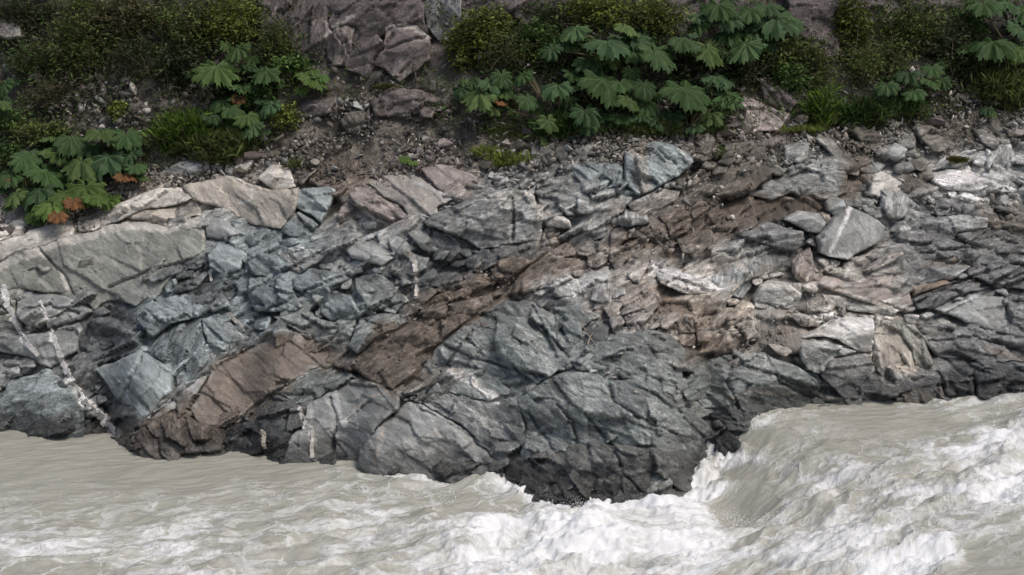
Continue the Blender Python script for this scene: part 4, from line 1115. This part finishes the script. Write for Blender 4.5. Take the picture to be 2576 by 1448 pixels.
rs = np.random.RandomState(8)
px = rs.uniform(-120, 2700, 60000); t = rs.rand(60000)
rt, bl = lut(RT, px), lut(BL, px)
py = bl - 30 + (rt - bl + 70) * t
keep = rs.rand(60000) < .10 + .75 * sstep(.25, .75, vnoise(px / 70, py / 40, 4))
px, py = px[keep][:15000], py[keep][:15000]
gravel("gravel", "loose grey and brown gravel covering the scree bench", px, py, .016 + .07 * rs.rand(len(px)) ** 4, -.03 + rs.rand(len(px)) * .09, 1)
px = rs.uniform(0, 2600, 30000); py = rs.uniform(60, 480, 30000)
dens = np.exp(-(((px - 300) / 150) ** 2 + ((py - 270) / 75) ** 2)) + .8 * np.exp(-(((px - 900) / 150) ** 2 + ((py - 310) / 60) ** 2)) + .5 * np.exp(-(((px - 2400) / 170) ** 2 + ((py - 240) / 60) ** 2)) + .12
keep = (rs.rand(30000) < .5 * dens) & (py < lut(BL, px))
px, py = px[keep], py[keep]
gravel("gravel", "pale stones scattered in dark soil on the hillside", px, py, .02 + .085 * rs.rand(len(px)) ** 3, rs.rand(len(px)) * .08, 2)
px = rs.uniform(800, 2600, 30000); py = rs.uniform(400, 900, 30000)
m1 = np.zeros(30000)
for a, b, w, h in ((2450, 530, 150, 40), (2300, 500, 120, 35), (1300, 460, 90, 22), (1700, 600, 130, 35), (1250, 690, 80, 25), (1100, 770, 60, 30), (1750, 470, 90, 35), (1900, 830, 90, 35), (1680, 820, 90, 35), (2060, 790, 60, 25), (1880, 560, 120, 20)):
    m1 = np.maximum(m1, np.exp(-(((px - a) / w) ** 2 + ((py - b) / h) ** 2)))
keep = rs.rand(30000) < m1 * .35
px, py = px[keep], py[keep]
gravel("gravel", "broken rubble filling the gullies between the rocks", px, py, .018 + .06 * rs.rand(len(px)) ** 3, rs.rand(len(px)) * .12, 3)

# ------------------------------------------------------------------ giant-leaved plants
def nalca_leaf(seed, base, nl=7):
    rs = np.random.RandomState(seed)
    nphi = 220; rings = np.array([0, .1, .25, .42, .6, .76, .9, 1.0])
    phi = np.linspace(-162, 162, nphi)
    sp = 324 / nl
    ph = (phi + 162) / sp; kk = np.clip(ph.astype(int), 0, nl - 1); fr = (ph - kk) * 2 - 1        # -1..1 within a lobe
    env = (.80 + .20 * np.cos(np.radians(phi))) * (1 + rs.uniform(-.08, .08, nl)[kk])
    sin_ = rs.uniform(.22, .46)
    r = env * (1 - sin_ + sin_ * (1 - np.abs(fr) ** 2.0))
    for _ in range(rs.randint(0, 3)):      # torn edges
        c0 = rs.uniform(-150, 150); r = r * (1 - rs.uniform(.15, .4) * np.exp(-((phi - c0) / rs.uniform(4, 9)) ** 2))
    r *= 1 + .15 * (2 * np.abs((ph * 4.0 + .5) % 1 - .5) - .5) + .07 * (2 * np.abs((ph * 12.3) % 1 - .5) - .5)
    R_, PH = np.meshgrid(rings, np.radians(phi), indexing='ij')
    FR = np.broadcast_to(fr, R_.shape)
    rr = R_ * r[None]
    X = rr * np.sin(PH); Y = rr * np.cos(PH)
    Z = .30 * rr - .52 * rr ** 2 - .22 * rr * np.abs(FR) ** 1.2 + .11 * fbm(X * 3 + seed, Y * 3, 4, seed) + .03 * rr * np.sin(rr * 26 - 5 * np.abs(FR))
    V = np.stack([X, Y, Z], -1).reshape(-1, 3) * .5
    idx = np.arange(V.shape[0]).reshape(R_.shape)
    Q = np.stack([idx[:-1, :-1], idx[1:, :-1], idx[1:, 1:], idx[:-1, 1:]], -1).reshape(-1, 4)
    b = np.array(base)
    vein_ = np.exp(-(FR * rr / .045) ** 2)
    sec = .5 + .5 * np.sin(rr * 34 - 7 * np.abs(FR))
    col = b[None, None] * (.85 + .3 * sec * R_ + .2 * fbm(X * 4, Y * 4, 2, 2))[..., None]
    col = col + vein_[..., None] * np.array([.05, .06, .03]) * .8
    return new_mesh("leaf", V, Q, col.reshape(-1, 3), mat=M_NALCA, smooth=True)


LEAFS = [nalca_leaf(i, c, n_) for i, (c, n_) in enumerate((((.05, .096, .03), 9), ((.036, .072, .026), 9), ((.066, .11, .03), 11), ((.045, .086, .034), 7), ((.04, .08, .022), 8), ((.056, .1, .036), 10), ((.075, .115, .034), 7)))]
DEADL = nalca_leaf(9, (.17, .08, .032)); FERN = [nalca_leaf(21, (.085, .14, .03), 9), nalca_leaf(22, (.075, .13, .035), 11)]
STALKM = plain("stalk", (.10, .085, .045))
lr = random.Random(4)


def nalca(label, root, leaves, kinds=LEAFS, extra=.9, group=None, name="giant_rhubarb_plant"):
    base = at(root[0], root[1], -.05)
    E = link(name, None, label=label, category="plant", group=group)
    E.location = base
    L = []
    for q in leaves:
        L.append(q if len(q) > 4 else (*q, .8))
        for _ in range(int(extra * 2 + lr.random())):
            x, y, w, h = q[0], q[1], q[2], abs(q[3])
            L.append((x + lr.uniform(-.6, .6) * w, y + lr.uniform(-.3, .7) * h, w * lr.uniform(.4, .9), h * lr.uniform(.4, .85), lr.uniform(.15, .5)))
    for x, y, w, h, off in L:
        dead = h < 0
        h = abs(h)
        p = at(x, y, off)
        dist = (p - camo.location).length
        W = w / F * dist * 1.22
        a = math.asin(min(.97, max(.2, h / w * .95))) - math.radians(9) + lr.uniform(-.1, .1)
        yaw = lr.uniform(-.95, .95); a += lr.uniform(-.22, .16)
        f = Vector((math.sin(yaw), -math.cos(yaw), 0)); up = Vector((0, 0, 1))
        nrm = up * math.cos(a) + f * math.sin(a); tip = f * math.cos(a) - up * math.sin(a); rt_ = tip.cross(nrm)
        M = Matrix((rt_, tip, nrm)).transposed().to_4x4()
        o = link("leaf", DEADL if dead else lr.choice(kinds), E)
        o.matrix_local = Matrix.Translation(p - base) @ M @ Matrix.Diagonal((W, W * lr.uniform(.9, 1.05), W * lr.uniform(.8, 1.3), 1))
        q0 = Vector((lr.uniform(-.08, .08), 0, 0)) + (p - base) * .0; q3 = p - base
        q1 = q0 + Vector((q3.x * .3, -.05, max(.05, q3.z * .5))); q2 = q3 - nrm * .22 * W - tip * .15 * W
        PT = []
        for i in range(6):
            t = i / 5
            PT.append(q0 * (1 - t) ** 3 + q1 * 3 * t * (1 - t) ** 2 + q2 * 3 * t * t * (1 - t) + q3 * t ** 3)
        V, Fc = tube(PT, [.03, .026, .024, .022, .02, .016], 5)
        link("stalk", new_mesh("stalk", [tuple(v) for v in V], Fc, None, mat=STALKM, smooth=True), E)


G = "giant-leaved plants on the hillside"
nalca("giant-leaved plant with one big pale leaf, left of the cliff", (600, 240), [(545, 168, 125, 88), (602, 122, 85, 48), (672, 180, 75, 48), (620, 165, 70, 45, .4), (575, 205, 70, 40, .35)], group=G)
nalca("smaller giant-leaved plant low in shade above the feathery bush", (610, 335), [(530, 292, 65, 45), (582, 276, 65, 46), (622, 292, 75, 50), (682, 265, 62, 40), (560, 255, 60, 40, .4), (640, 318, 65, 42), (598, 318, 55, 40, .5), (600, 245, 40, -30, .5)], group=G)
nalca("broad giant-leaved plant with layered leaves at lower left", (250, 430), [(180, 352, 95, 46), (258, 335, 105, 46), (318, 338, 85, 40), (205, 408, 120, 80), (272, 398, 115, 80), (332, 388, 75, 52), (150, 382, 75, 42), (235, 370, 90, 50, .4), (312, 442, 62, -26), (340, 418, 60, 40)], group=G)
nalca("dark green giant-leaved plant at the left edge with brown dead leaves", (70, 520), [(60, 398, 85, 58), (28, 440, 75, 50), (112, 430, 105, 68), (100, 480, 100, 66), (40, 490, 80, 50), (145, 540, 55, -34), (15, 452, 36, -24), (60, 440, 70, 45, .4)], group=G)
nalca("yellow-green ferny plant hanging over the pale ledge on the left", (190, 515), [(215, 470, 115, 70), (130, 512, 95, 55), (165, 490, 90, 60), (185, 505, 60, -40), (235, 495, 70, 45), (110, 525, 60, 40)], FERN, group=G, name="fern_plant")
nalca("giant-leaved plant cut off by the left edge of the picture", (-20, 280), [(15, 212, 65, 52), (5, 258, 45, 36), (-40, 220, 80, 55)], group=G)
nalca("bright giant-leaved plant beside the dark hollow, left end of the big right clump", (1240, 265), [(1207, 236, 110, 66), (1262, 190, 62, 56), (1228, 208, 70, 45), (1270, 230, 60, 40, .4), (1190, 205, 45, 30, .4), (1255, 255, 40, -26, .5)], group=G)
nalca("giant-leaved plant with hanging lower leaves in the big right clump", (1400, 330), [(1402, 218, 90, 54), (1472, 278, 90, 60), (1378, 304, 64, 72), (1325, 248, 64, 50), (1316, 190, 55, 42), (1350, 270, 50, 36, .4), (1430, 250, 60, 40, .4)], group=G)
nalca("giant-leaved plant with a very large dark leaf, centre of the big right clump", (1540, 310), [(1515, 202, 145, 105, .7), (1621, 214, 68, 52), (1578, 251, 68, 46), (1625, 265, 64, 50, .45), (1475, 155, 80, 55, .4), (1560, 290, 70, 45, .4)], group=G)
nalca("giant-leaved plant with a round bright leaf like a parasol, right of the big clump", (1730, 330), [(1721, 224, 138, 92, .9), (1800, 195, 90, 60, .35), (1828, 240, 90, 60, .35), (1790, 285, 80, 55, .35), (1690, 290, 70, 50, .35), (1650, 300, 60, 45, .35)], extra=.3, group=G)
nalca("giant-leaved plant with a row of large leaves in the upper right clump", (1600, 170), [(1528, 108, 120, 76), (1648, 130, 112, 86), (1718, 102, 90, 52), (1571, 68, 65, 38), (1450, 74, 85, 34), (1388, 124, 66, 44), (1600, 95, 80, 50, .4), (1430, 110, 70, 45, .4)], group=G)
nalca("pale giant-leaved plant at the top right of the big clump", (1830, 150), [(1778, 124, 94, 66), (1878, 114, 112, 82), (1835, 44, 82, 44), (1888, 28, 80, 44), (1955, 48, 125, 78), (1808, 14, 95, 50), (1930, 15, 80, 45), (1830, 85, 80, 45, .4), (1900, 75, 90, 50, .4), (1760, 60, 70, 40, .4)], group=G)
nalca("large giant-leaved plant at the top right corner over black shade", (2570, 200), [(2499, 108, 118, 66, .9), (2560, 66, 80, 66, .9), (2474, 8, 95, 44, .9), (2552, 122, 95, 70, .8), (2600, 20, 110, 70, .8), (2530, 10, 80, 45, .6), (2610, 110, 90, 70, .6)], extra=.3, group=G)
nalca("small shaded giant-leaved plant on the slope at right", (2300, 260), [(2285, 184, 76, 44), (2345, 170, 58, 42), (2232, 214, 66, 36), (2300, 230, 64, 40), (2334, 202, 60, 40), (2370, 200, 45, 34, .4)], group=G)
nalca("tiny giant-leaved seedling on the gravel at far right", (2482, 295), [(2482, 275, 40, 30, .3), (2495, 285, 28, 20, .2)], extra=0, group=G)
nalca("yellow-green fern left of the cliff foot", (780, 215), [(784, 198, 80, 40, .5), (765, 185, 50, 30, .4), (805, 190, 50, 30, .4)], FERN, group=G, name="fern_plant")
nalca("single broad leaf plant just left of the cliff-foot fern", (680, 205), [(674, 182, 66, 46, .5)], extra=0, group=G)
nalca("small bright green fern sprigs above the pinkish slab", (1030, 412), [(1018, 398, 34, 24, .25), (1040, 408, 28, 18, .2)], FERN, 0, group=G, name="fern_plant")

# ------------------------------------------------------------------ shrubs
def leaf_cloud(C, S, nrm_up, cols, rs, aspect=2.2, droop=.3):
    """many small pointed leaves: centres C, lengths S"""
    N = len(C)
    d = rs.normal(size=(N, 3)); d[:, 2] = d[:, 2] * .6 + nrm_up; d /= np.linalg.norm(d, axis=1)[:, None]
    s = np.cross(d, rs.normal(size=(N, 3))); s /= np.linalg.norm(s, axis=1)[:, None] + 1e-9
    L = S[:, None]; w = L / aspect
    p0 = C; p1 = C + d * L * .5 + s * w * .5; p2 = C + d * L; p2[:, 2] -= (S * droop); p3 = C + d * L * .5 - s * w * .5
    V = np.stack([p0, p1, p2, p3], 1).reshape(-1, 3)
    Fc = np.arange(N * 4).reshape(-1, 4)
    return V, Fc, np.repeat(cols, 4, 0)


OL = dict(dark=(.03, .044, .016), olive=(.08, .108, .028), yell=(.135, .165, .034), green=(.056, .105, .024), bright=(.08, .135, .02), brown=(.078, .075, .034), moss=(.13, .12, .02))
SEED = [0]


def shrub(label, px, py, w, h, tone, n_=2200, kind='leafy', off=.25, ls=.085):
    SEED[0] += 1
    rs = np.random.RandomState(SEED[0] * 17)
    c = at(px, py, off); base = at(px, py + h * .45, .0)
    sc = (c - camo.location).length / F
    W, H = w * sc / 2, h * sc / 2
    E = link("shrub" if kind != 'moss' else "moss_cushion", None, label=label, category="shrub" if kind not in ('moss', 'grass') else kind, group=None)
    E.location = base
    rel = np.array(c - base)
    if kind == 'moss':
        k = 5
    else:
        k = 13
    cen = rs.normal(size=(k, 3)); cen /= np.linalg.norm(cen, axis=1)[:, None]; cen *= rs.uniform(.35, .95, (k, 1)); cen *= np.array([W, min(W, H) * .7, H])
    ci = rs.randint(0, k, n_)
    spread = np.array([W, min(W, H) * .7, H]) * .27
    if kind == 'grass':
        x = rs.uniform(-W, W, n_); C = np.stack([x, rs.uniform(-.2, .2, n_), -H + rs.rand(n_) * H * .3], -1) + rel
        S = H * rs.uniform(.7, 2.0, n_); up, asp, dr = 2.2, 16, .25
    else:
        C = cen[ci] + rs.normal(size=(n_, 3)) * spread + rel
        if kind in ('leafy', 'wispy'):
            # two thirds of the leaves sit along shoots that arch up and out of the middle
            nbr = max(12, n_ // 34)
            tip = rs.normal(size=(nbr, 3)); tip[:, 2] += .35; tip /= np.linalg.norm(tip, axis=1)[:, None]; tip *= rs.uniform(.75, 1.35, (nbr, 1)) * np.array([W, min(W, H) * .8, H])
            st = rs.uniform(-.45, .45, (nbr, 3)) * np.array([W, .2, H]) - np.array([0, 0, H * .4])
            bi = rs.randint(0, nbr, n_); tt = rs.rand(n_, 1) ** .7
            sh = st[bi] * (1 - tt) + tip[bi] * tt - np.array([0, 0, 1.0]) * (tt ** 2 * .12) + rs.normal(size=(n_, 3)) * .045 + rel
            use = rs.rand(n_) < .7
            C[use] = sh[use]
            ci = np.where(use, bi % k, ci)
        S = ls * rs.uniform(.6, 1.5, n_)
        up, asp, dr = (.6, rs.uniform(1.7, 3.4), .3); S = S * rs.uniform(.8, 1.6)
        if kind == 'wispy':
            S *= 2.6; up, asp, dr = 1.5, 9, .15
        if kind == 'moss':
            S *= .5
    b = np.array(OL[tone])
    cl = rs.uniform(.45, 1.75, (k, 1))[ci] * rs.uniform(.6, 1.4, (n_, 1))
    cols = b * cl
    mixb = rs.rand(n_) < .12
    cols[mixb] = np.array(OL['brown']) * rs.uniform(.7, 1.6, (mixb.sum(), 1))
    V, Fc, cc = leaf_cloud(C, S, up, cols, rs, asp, dr)
    link("foliage", new_mesh("foliage", V, Fc, cc, mat=M_LEAF), E)
    if kind in ('leafy', 'wispy'):
        parts = []
        for j in range(6):
            tq = Vector(cen[j] + rel)
            mid = tq * .5 + Vector(rs.normal(size=3)) * .08
            parts.append(tube([Vector((0, .05, -.05)), mid, tq], [.016, .011, .004], 4))
        for j in range(min(22, nbr)):
            a_ = Vector(st[j] + rel); b_ = Vector(tip[j] * 1.06 + rel) - Vector((0, 0, .12))
            parts.append(tube([a_, (a_ + b_) / 2 + Vector((0, -.03, .06)), b_], [.009, .007, .003], 4))
        V, Fc = merge(parts)
        link("stem", new_mesh("stem", V, Fc, None, mat=M_STEM), E)


for a in (
    ("bright green feathery bush right of the layered leaves, lower left", 480, 345, 170, 100, 'bright', 4200, 'wispy', .35),
    ("olive green bush trailing right of the bright feathery bush", 570, 378, 150, 70, 'olive', 3000, 'wispy', .3),
    ("dark shrub filling the top left corner", 60, 30, 180, 90, 'dark', 3000),
    ("olive-brown arching shrub near the top left", 215, 110, 230, 150, 'olive', 4200),
    ("dark leafy shrub under the warm grey boulder at the left edge", 70, 150, 120, 90, 'green', 2200),
    ("brownish shrub at the top, third from the left corner", 330, 40, 200, 100, 'brown', 3000),
    ("dark shrub beside the black hollow at upper left", 345, 150, 140, 110, 'dark', 2200),
    ("yellow-green shrub at the top, left of the big pale leaf", 470, 70, 200, 150, 'olive', 4000),
    ("yellowish tall shrub above the big pale leaf", 590, 50, 180, 120, 'yell', 3800),
    ("olive shrub between the big pale leaf plant and the brown crag", 690, 110, 110, 130, 'olive', 2600),
    ("dark green shrub at the left edge above the gravel", 30, 300, 130, 70, 'green', 2000),
    ("low dull shrub on the left scree above the layered leaves", 110, 335, 150, 60, 'olive', 2000),
    ("dark shrub in the shade left of the big pale leaf", 450, 165, 120, 120, 'dark', 2200),
    ("dark foliage added as shade behind the shaded small giant-leaved plant", 600, 235, 170, 110, 'dark', 2600, 'leafy', .1),  # dark leaf colour stands in for shade between the big leaves
    ("small green shrub at the foot of the brown crag", 735, 165, 90, 60, 'green', 1500),
    ("yellow-green herb patch at the upper edge of the scree left of centre", 715, 290, 60, 60, 'yell', 1200),
    ("yellow-green shrub right of the cliff's black cleft", 1185, 110, 130, 120, 'yell', 3200),
    ("ochre-green shrub left of the row of large leaves", 1290, 130, 150, 130, 'olive', 3200),
    ("tall yellow-green shrub at the top, above the row of large leaves", 1500, 25, 220, 90, 'yell', 3600),
    ("bright yellow shrub at the top between two giant-leaved plants", 1660, 40, 160, 90, 'yell', 3200),
    ("dark shrub at the top, left of the yellow shrubs", 1385, 50, 130, 100, 'dark', 2200),
    ("dark foliage added to make the shade under the parasol leaf", 1760, 270, 190, 110, 'dark', 2600, 'leafy', .1),  # this and the next: dark leaves added to darken below the canopy
    ("dark foliage added as shade under the central giant leaves", 1500, 260, 260, 120, 'dark', 2600, 'leafy', .05),
    ("olive shrub right of the pale giant-leaved plant", 1965, 130, 130, 130, 'olive', 2800),
    ("dull green shrub hanging over the brown crag, right", 1985, 200, 100, 110, 'green', 1800),
    ("upright yellow-olive shrub growing on the dark grey cliff", 2140, 70, 90, 190, 'yell', 3000),
    ("sprawling olive shrub with bare hanging roots, right of the dark cliff", 2170, 165, 110, 120, 'olive', 2400),
    ("wide olive shrub at the top right", 2290, 60, 180, 150, 'olive', 3800),
    ("dark shrub left of the corner giant-leaved plant", 2390, 120, 120, 130, 'dark', 2400),
    ("dark foliage added to blacken the shade under the corner leaves", 2540, 160, 160, 90, 'dark', 2200, 'leafy', .1),  # added so the space under the corner leaves reads as deep shade
    ("fine-leaved olive bush at the right edge above the gravel", 2530, 225, 150, 110, 'olive', 3600, 'wispy', .3),
    ("bright green upright herbs at the cliff foot, right", 2065, 280, 70, 90, 'bright', 1500, 'wispy', .25),
    ("low bright green bush on the bench, right of the upright herbs", 2170, 292, 120, 55, 'green', 2400, 'wispy', .25),
    ("low dark green bush under the shaded right giant-leaved plant", 2270, 275, 130, 50, 'green', 2200, 'wispy', .25),
    ("pale yellow-green shrub at the top beside the cliff's right shoulder", 1240, 55, 120, 90, 'yell', 2600),
    ("green shrub between the ochre-green shrub and the row of large leaves", 1350, 95, 120, 100, 'green', 2400),
    ("dark foliage added as shade behind the row of large leaves", 1470, 150, 240, 110, 'dark', 3000, 'leafy', .05),  # three extra dark shrubs whose colour supplies shade among the giant leaves
    ("dark foliage added as shade behind the upper right giant leaves", 1720, 150, 240, 120, 'dark', 3000, 'leafy', .05),
    ("dark foliage added as shade below the pale giant-leaved plant", 1890, 175, 150, 120, 'dark', 2400, 'leafy', .1),
    ("thin olive shrub left of the upright yellow-olive shrub on the cliff", 2050, 165, 100, 130, 'olive', 2200),
    ("olive shrub above the small shaded giant-leaved plant", 2240, 150, 130, 110, 'olive', 2400),
    ("green shrub at the top just left of the corner giant-leaved plant", 2440, 50, 120, 100, 'green', 2200),
    ("green ferny shrub at the left edge above the dark giant leaves", 20, 385, 110, 60, 'green', 1800),
    ("olive shrub at the top, second from the left corner", 215, 20, 150, 80, 'olive', 2400),
    ("brown half-dead shrub on the left scree under the arching shrub", 130, 230, 130, 70, 'brown', 1500),
    ("green foliage right of the shaded small giant-leaved plant", 655, 240, 80, 80, 'green', 1700),
    ("yellow-green sprig on the dark soil above the layered leaves", 295, 275, 40, 40, 'yell', 500),
    ("low green herbs under the hanging lower leaves of the big clump", 1420, 325, 150, 40, 'green', 1800, 'wispy', .15),
    ("low olive herbs on the bench under the parasol leaf", 1640, 325, 170, 34, 'olive', 1800, 'wispy', .15),
    ("olive grass tuft at the bench edge left of the pink streaked rock", 1790, 318, 60, 40, 'olive', 700, 'grass', .1),
    ("ochre grass strip at the bench edge right of the pink streaked rock", 2010, 318, 110, 30, 'yell', 1000, 'grass', .1),
    ("ochre grass tuft on the gravel left of the steep blue outcrop", 1290, 392, 110, 60, 'yell', 900, 'grass', .1),
    ("small green grass tuft above the pinkish slab", 1230, 375, 70, 50, 'yell', 600, 'grass', .1),
    ("dull grass tuft on the scree right of the steep blue outcrop", 1815, 378, 40, 50, 'olive', 400, 'grass', .1),
    ("small grass tuft beside the cream block on the left", 745, 405, 34, 40, 'olive', 300, 'grass', .1),
    ("yellow-green moss cushion at the foot of the pink cliff face", 970, 224, 62, 22, 'moss', 1500, 'moss', .3),
    ("olive moss patch on the pale ramp at upper right", 2412, 402, 60, 22, 'moss', 1200, 'moss', .35),
):
    shrub(*a)

# ------------------------------------------------------------------ ground cover and grass that nobody could count
rs = np.random.RandomState(77)
px = rs.uniform(-150, 2720, 90000); py = rs.uniform(-60, 470, 90000)
bl = lut(BL, px)
g_ = vnoise(px / 90, py / 55, 5) * .7 + vnoise(px / 30, py / 24, 6) * .3
bare = np.exp(-(((px - 300) / 150) ** 2 + ((py - 270) / 60) ** 2)) + np.exp(-(((px - 960) / 170) ** 2 + ((py - 120) / 170) ** 2)) * 1.3 + np.exp(-(((px - 900) / 200) ** 2 + ((py - 330) / 70) ** 2)) + np.exp(-(((px - 2060) / 90) ** 2 + ((py - 60) / 80) ** 2))
keep = (py < bl + 8) & (rs.rand(90000) < .8 * sstep(.26, .52, g_) * np.clip(1 - .8 * bare, .06, 1))
px, py = px[keep][:36000], py[keep][:36000]
C = bank(px, py, rs.uniform(0, .22, len(px)))
pal = np.array([OL[q] for q in ('dark', 'olive', 'green', 'brown', 'green', 'brown')])[np.clip((vnoise(px / 60, py / 60, 1) * 6 + rs.normal(size=len(px)) * .6).astype(int), 0, 5)]
V, Fc, cc = leaf_cloud(C, .09 * rs.uniform(.5, 1.7, len(px)), .7, pal * rs.uniform(.6, 1.5, (len(px), 1)), rs, 2.6)
link("undergrowth", new_mesh("undergrowth", V, Fc, cc, mat=M_LEAF), kind="stuff", label="low tangled undergrowth covering the hillside soil", category="undergrowth")
px = rs.uniform(-60, 2640, 9000); py = lut(BL, px) - 60 + (lut(RT, px) - lut(BL, px) + 90) * rs.rand(9000)
C = bank(px, py, rs.uniform(-.03, .1, 9000))
pal = np.array([(.10, .065, .035), (.16, .11, .06), (.06, .045, .03), (.05, .06, .02)])[rs.randint(0, 4, 9000)]
V, Fc, cc = leaf_cloud(C, .06 * rs.uniform(.5, 1.6, 9000), .2, pal * rs.uniform(.6, 1.4, (9000, 1)), rs, 2.6)
link("leaf_litter", new_mesh("leaf_litter", V, Fc, cc, mat=M_LEAF), kind="stuff", label="dead leaf litter among the gravel of the bench", category="leaf litter")
px = rs.uniform(1150, 2650, 14000)
py = lut(BL, px) + rs.normal(size=14000) * 12 + 6
keep = rs.rand(14000) < sstep(.4, .7, vnoise(px / 50, px * 0, 3))
px, py = px[keep], py[keep]
C = bank(px, py, .02 + 0 * px)
pal = np.array([OL[q] for q in ('yell', 'olive', 'green', 'brown')])[rs.randint(0, 4, len(px))]
V, Fc, cc = leaf_cloud(C, .16 * rs.uniform(.5, 1.5, len(px)), 2.0, pal * rs.uniform(.6, 1.4, (len(px), 1)), rs, 12)
link("grass", new_mesh("grass", V, Fc, cc, mat=M_LEAF), kind="stuff", label="short grass along the edge of the gravel bench", category="grass")
parts = []
for i in range(260):
    x, y = (rs.uniform(150, 480), rs.uniform(130, 330)) if i < 170 else (rs.uniform(1990, 2260), rs.uniform(90, 280))
    a = at(x, y, .1); d = Vector((rs.normal() * .25, rs.normal() * .2 - .1, abs(rs.normal()) * .35))
    parts.append(tube([a, a + d * .6 + Vector(rs.normal(size=3)) * .05, a + d + Vector((0, 0, -.08))], [.008, .006, .003], 3))
V, Fc = merge(parts)
link("dry_twigs", new_mesh("dry_twigs", V, Fc, None, mat=plain("dry_twig", (.17, .14, .11))), kind="stuff", label="thin dry stems tangled on the slope", category="twigs")

# ------------------------------------------------------------------ spray thrown up by the rapids
rs = np.random.RandomState(5)
C = []; S = []
for a, b, w, h, nk, up in ((1480, 1345, 150, 35, 26, .30), (1720, 1318, 45, 16, 16, .34), (1850, 1300, 40, 14, 5, .25), (1350, 1275, 90, 16, 12, .22), (2150, 1350, 250, 35, 14, .18), (2550, 1120, 60, 25, 6, .16), (1050, 1230, 180, 14, 10, .12), (1560, 1295, 110, 8, 14, .2)):
    for _ in range(nk):
        n_ = rs.randint(60, 160)
        x = a + rs.normal() * w; y = b + rs.normal() * h
        v = (724 - y) / F
        t = (.2 - CZ) / (-SP + v * CP)
        X0 = (x - 1288) / F * t; Y0 = CY + (CP + v * SP) * t
        d_ = rs.normal(size=(n_, 3)) * np.array([.16, .14, .05]); d_[:, 2] = np.abs(rs.normal(size=n_)) ** 1.4 * up * .6
        d_[:, 0] += d_[:, 2] * rs.uniform(-.6, .3)
        X = X0 + d_[:, 0]; Y = Y0 + d_[:, 1]
        C.append(np.stack([X, Y, river_level(X, Y) + .1 + d_[:, 2]], -1)); S.append((.003 + .011 * rs.rand(n_) ** 3) * np.clip(1.2 - d_[:, 2] / up, .35, 1.2))
C = np.vstack(C); S = np.concatenate(S)
V = (IV[None] * S[:, None, None] + C[:, None]).reshape(-1, 3)
Fc = (IF[None] + 12 * np.arange(len(C))[:, None, None]).reshape(-1, 3)
link("spray", new_mesh("spray", V, Fc, None, mat=plain("spray", (.8, .8, .8), .4, .05)), kind="stuff", label="white droplets of spray over the rapids", category="spray")
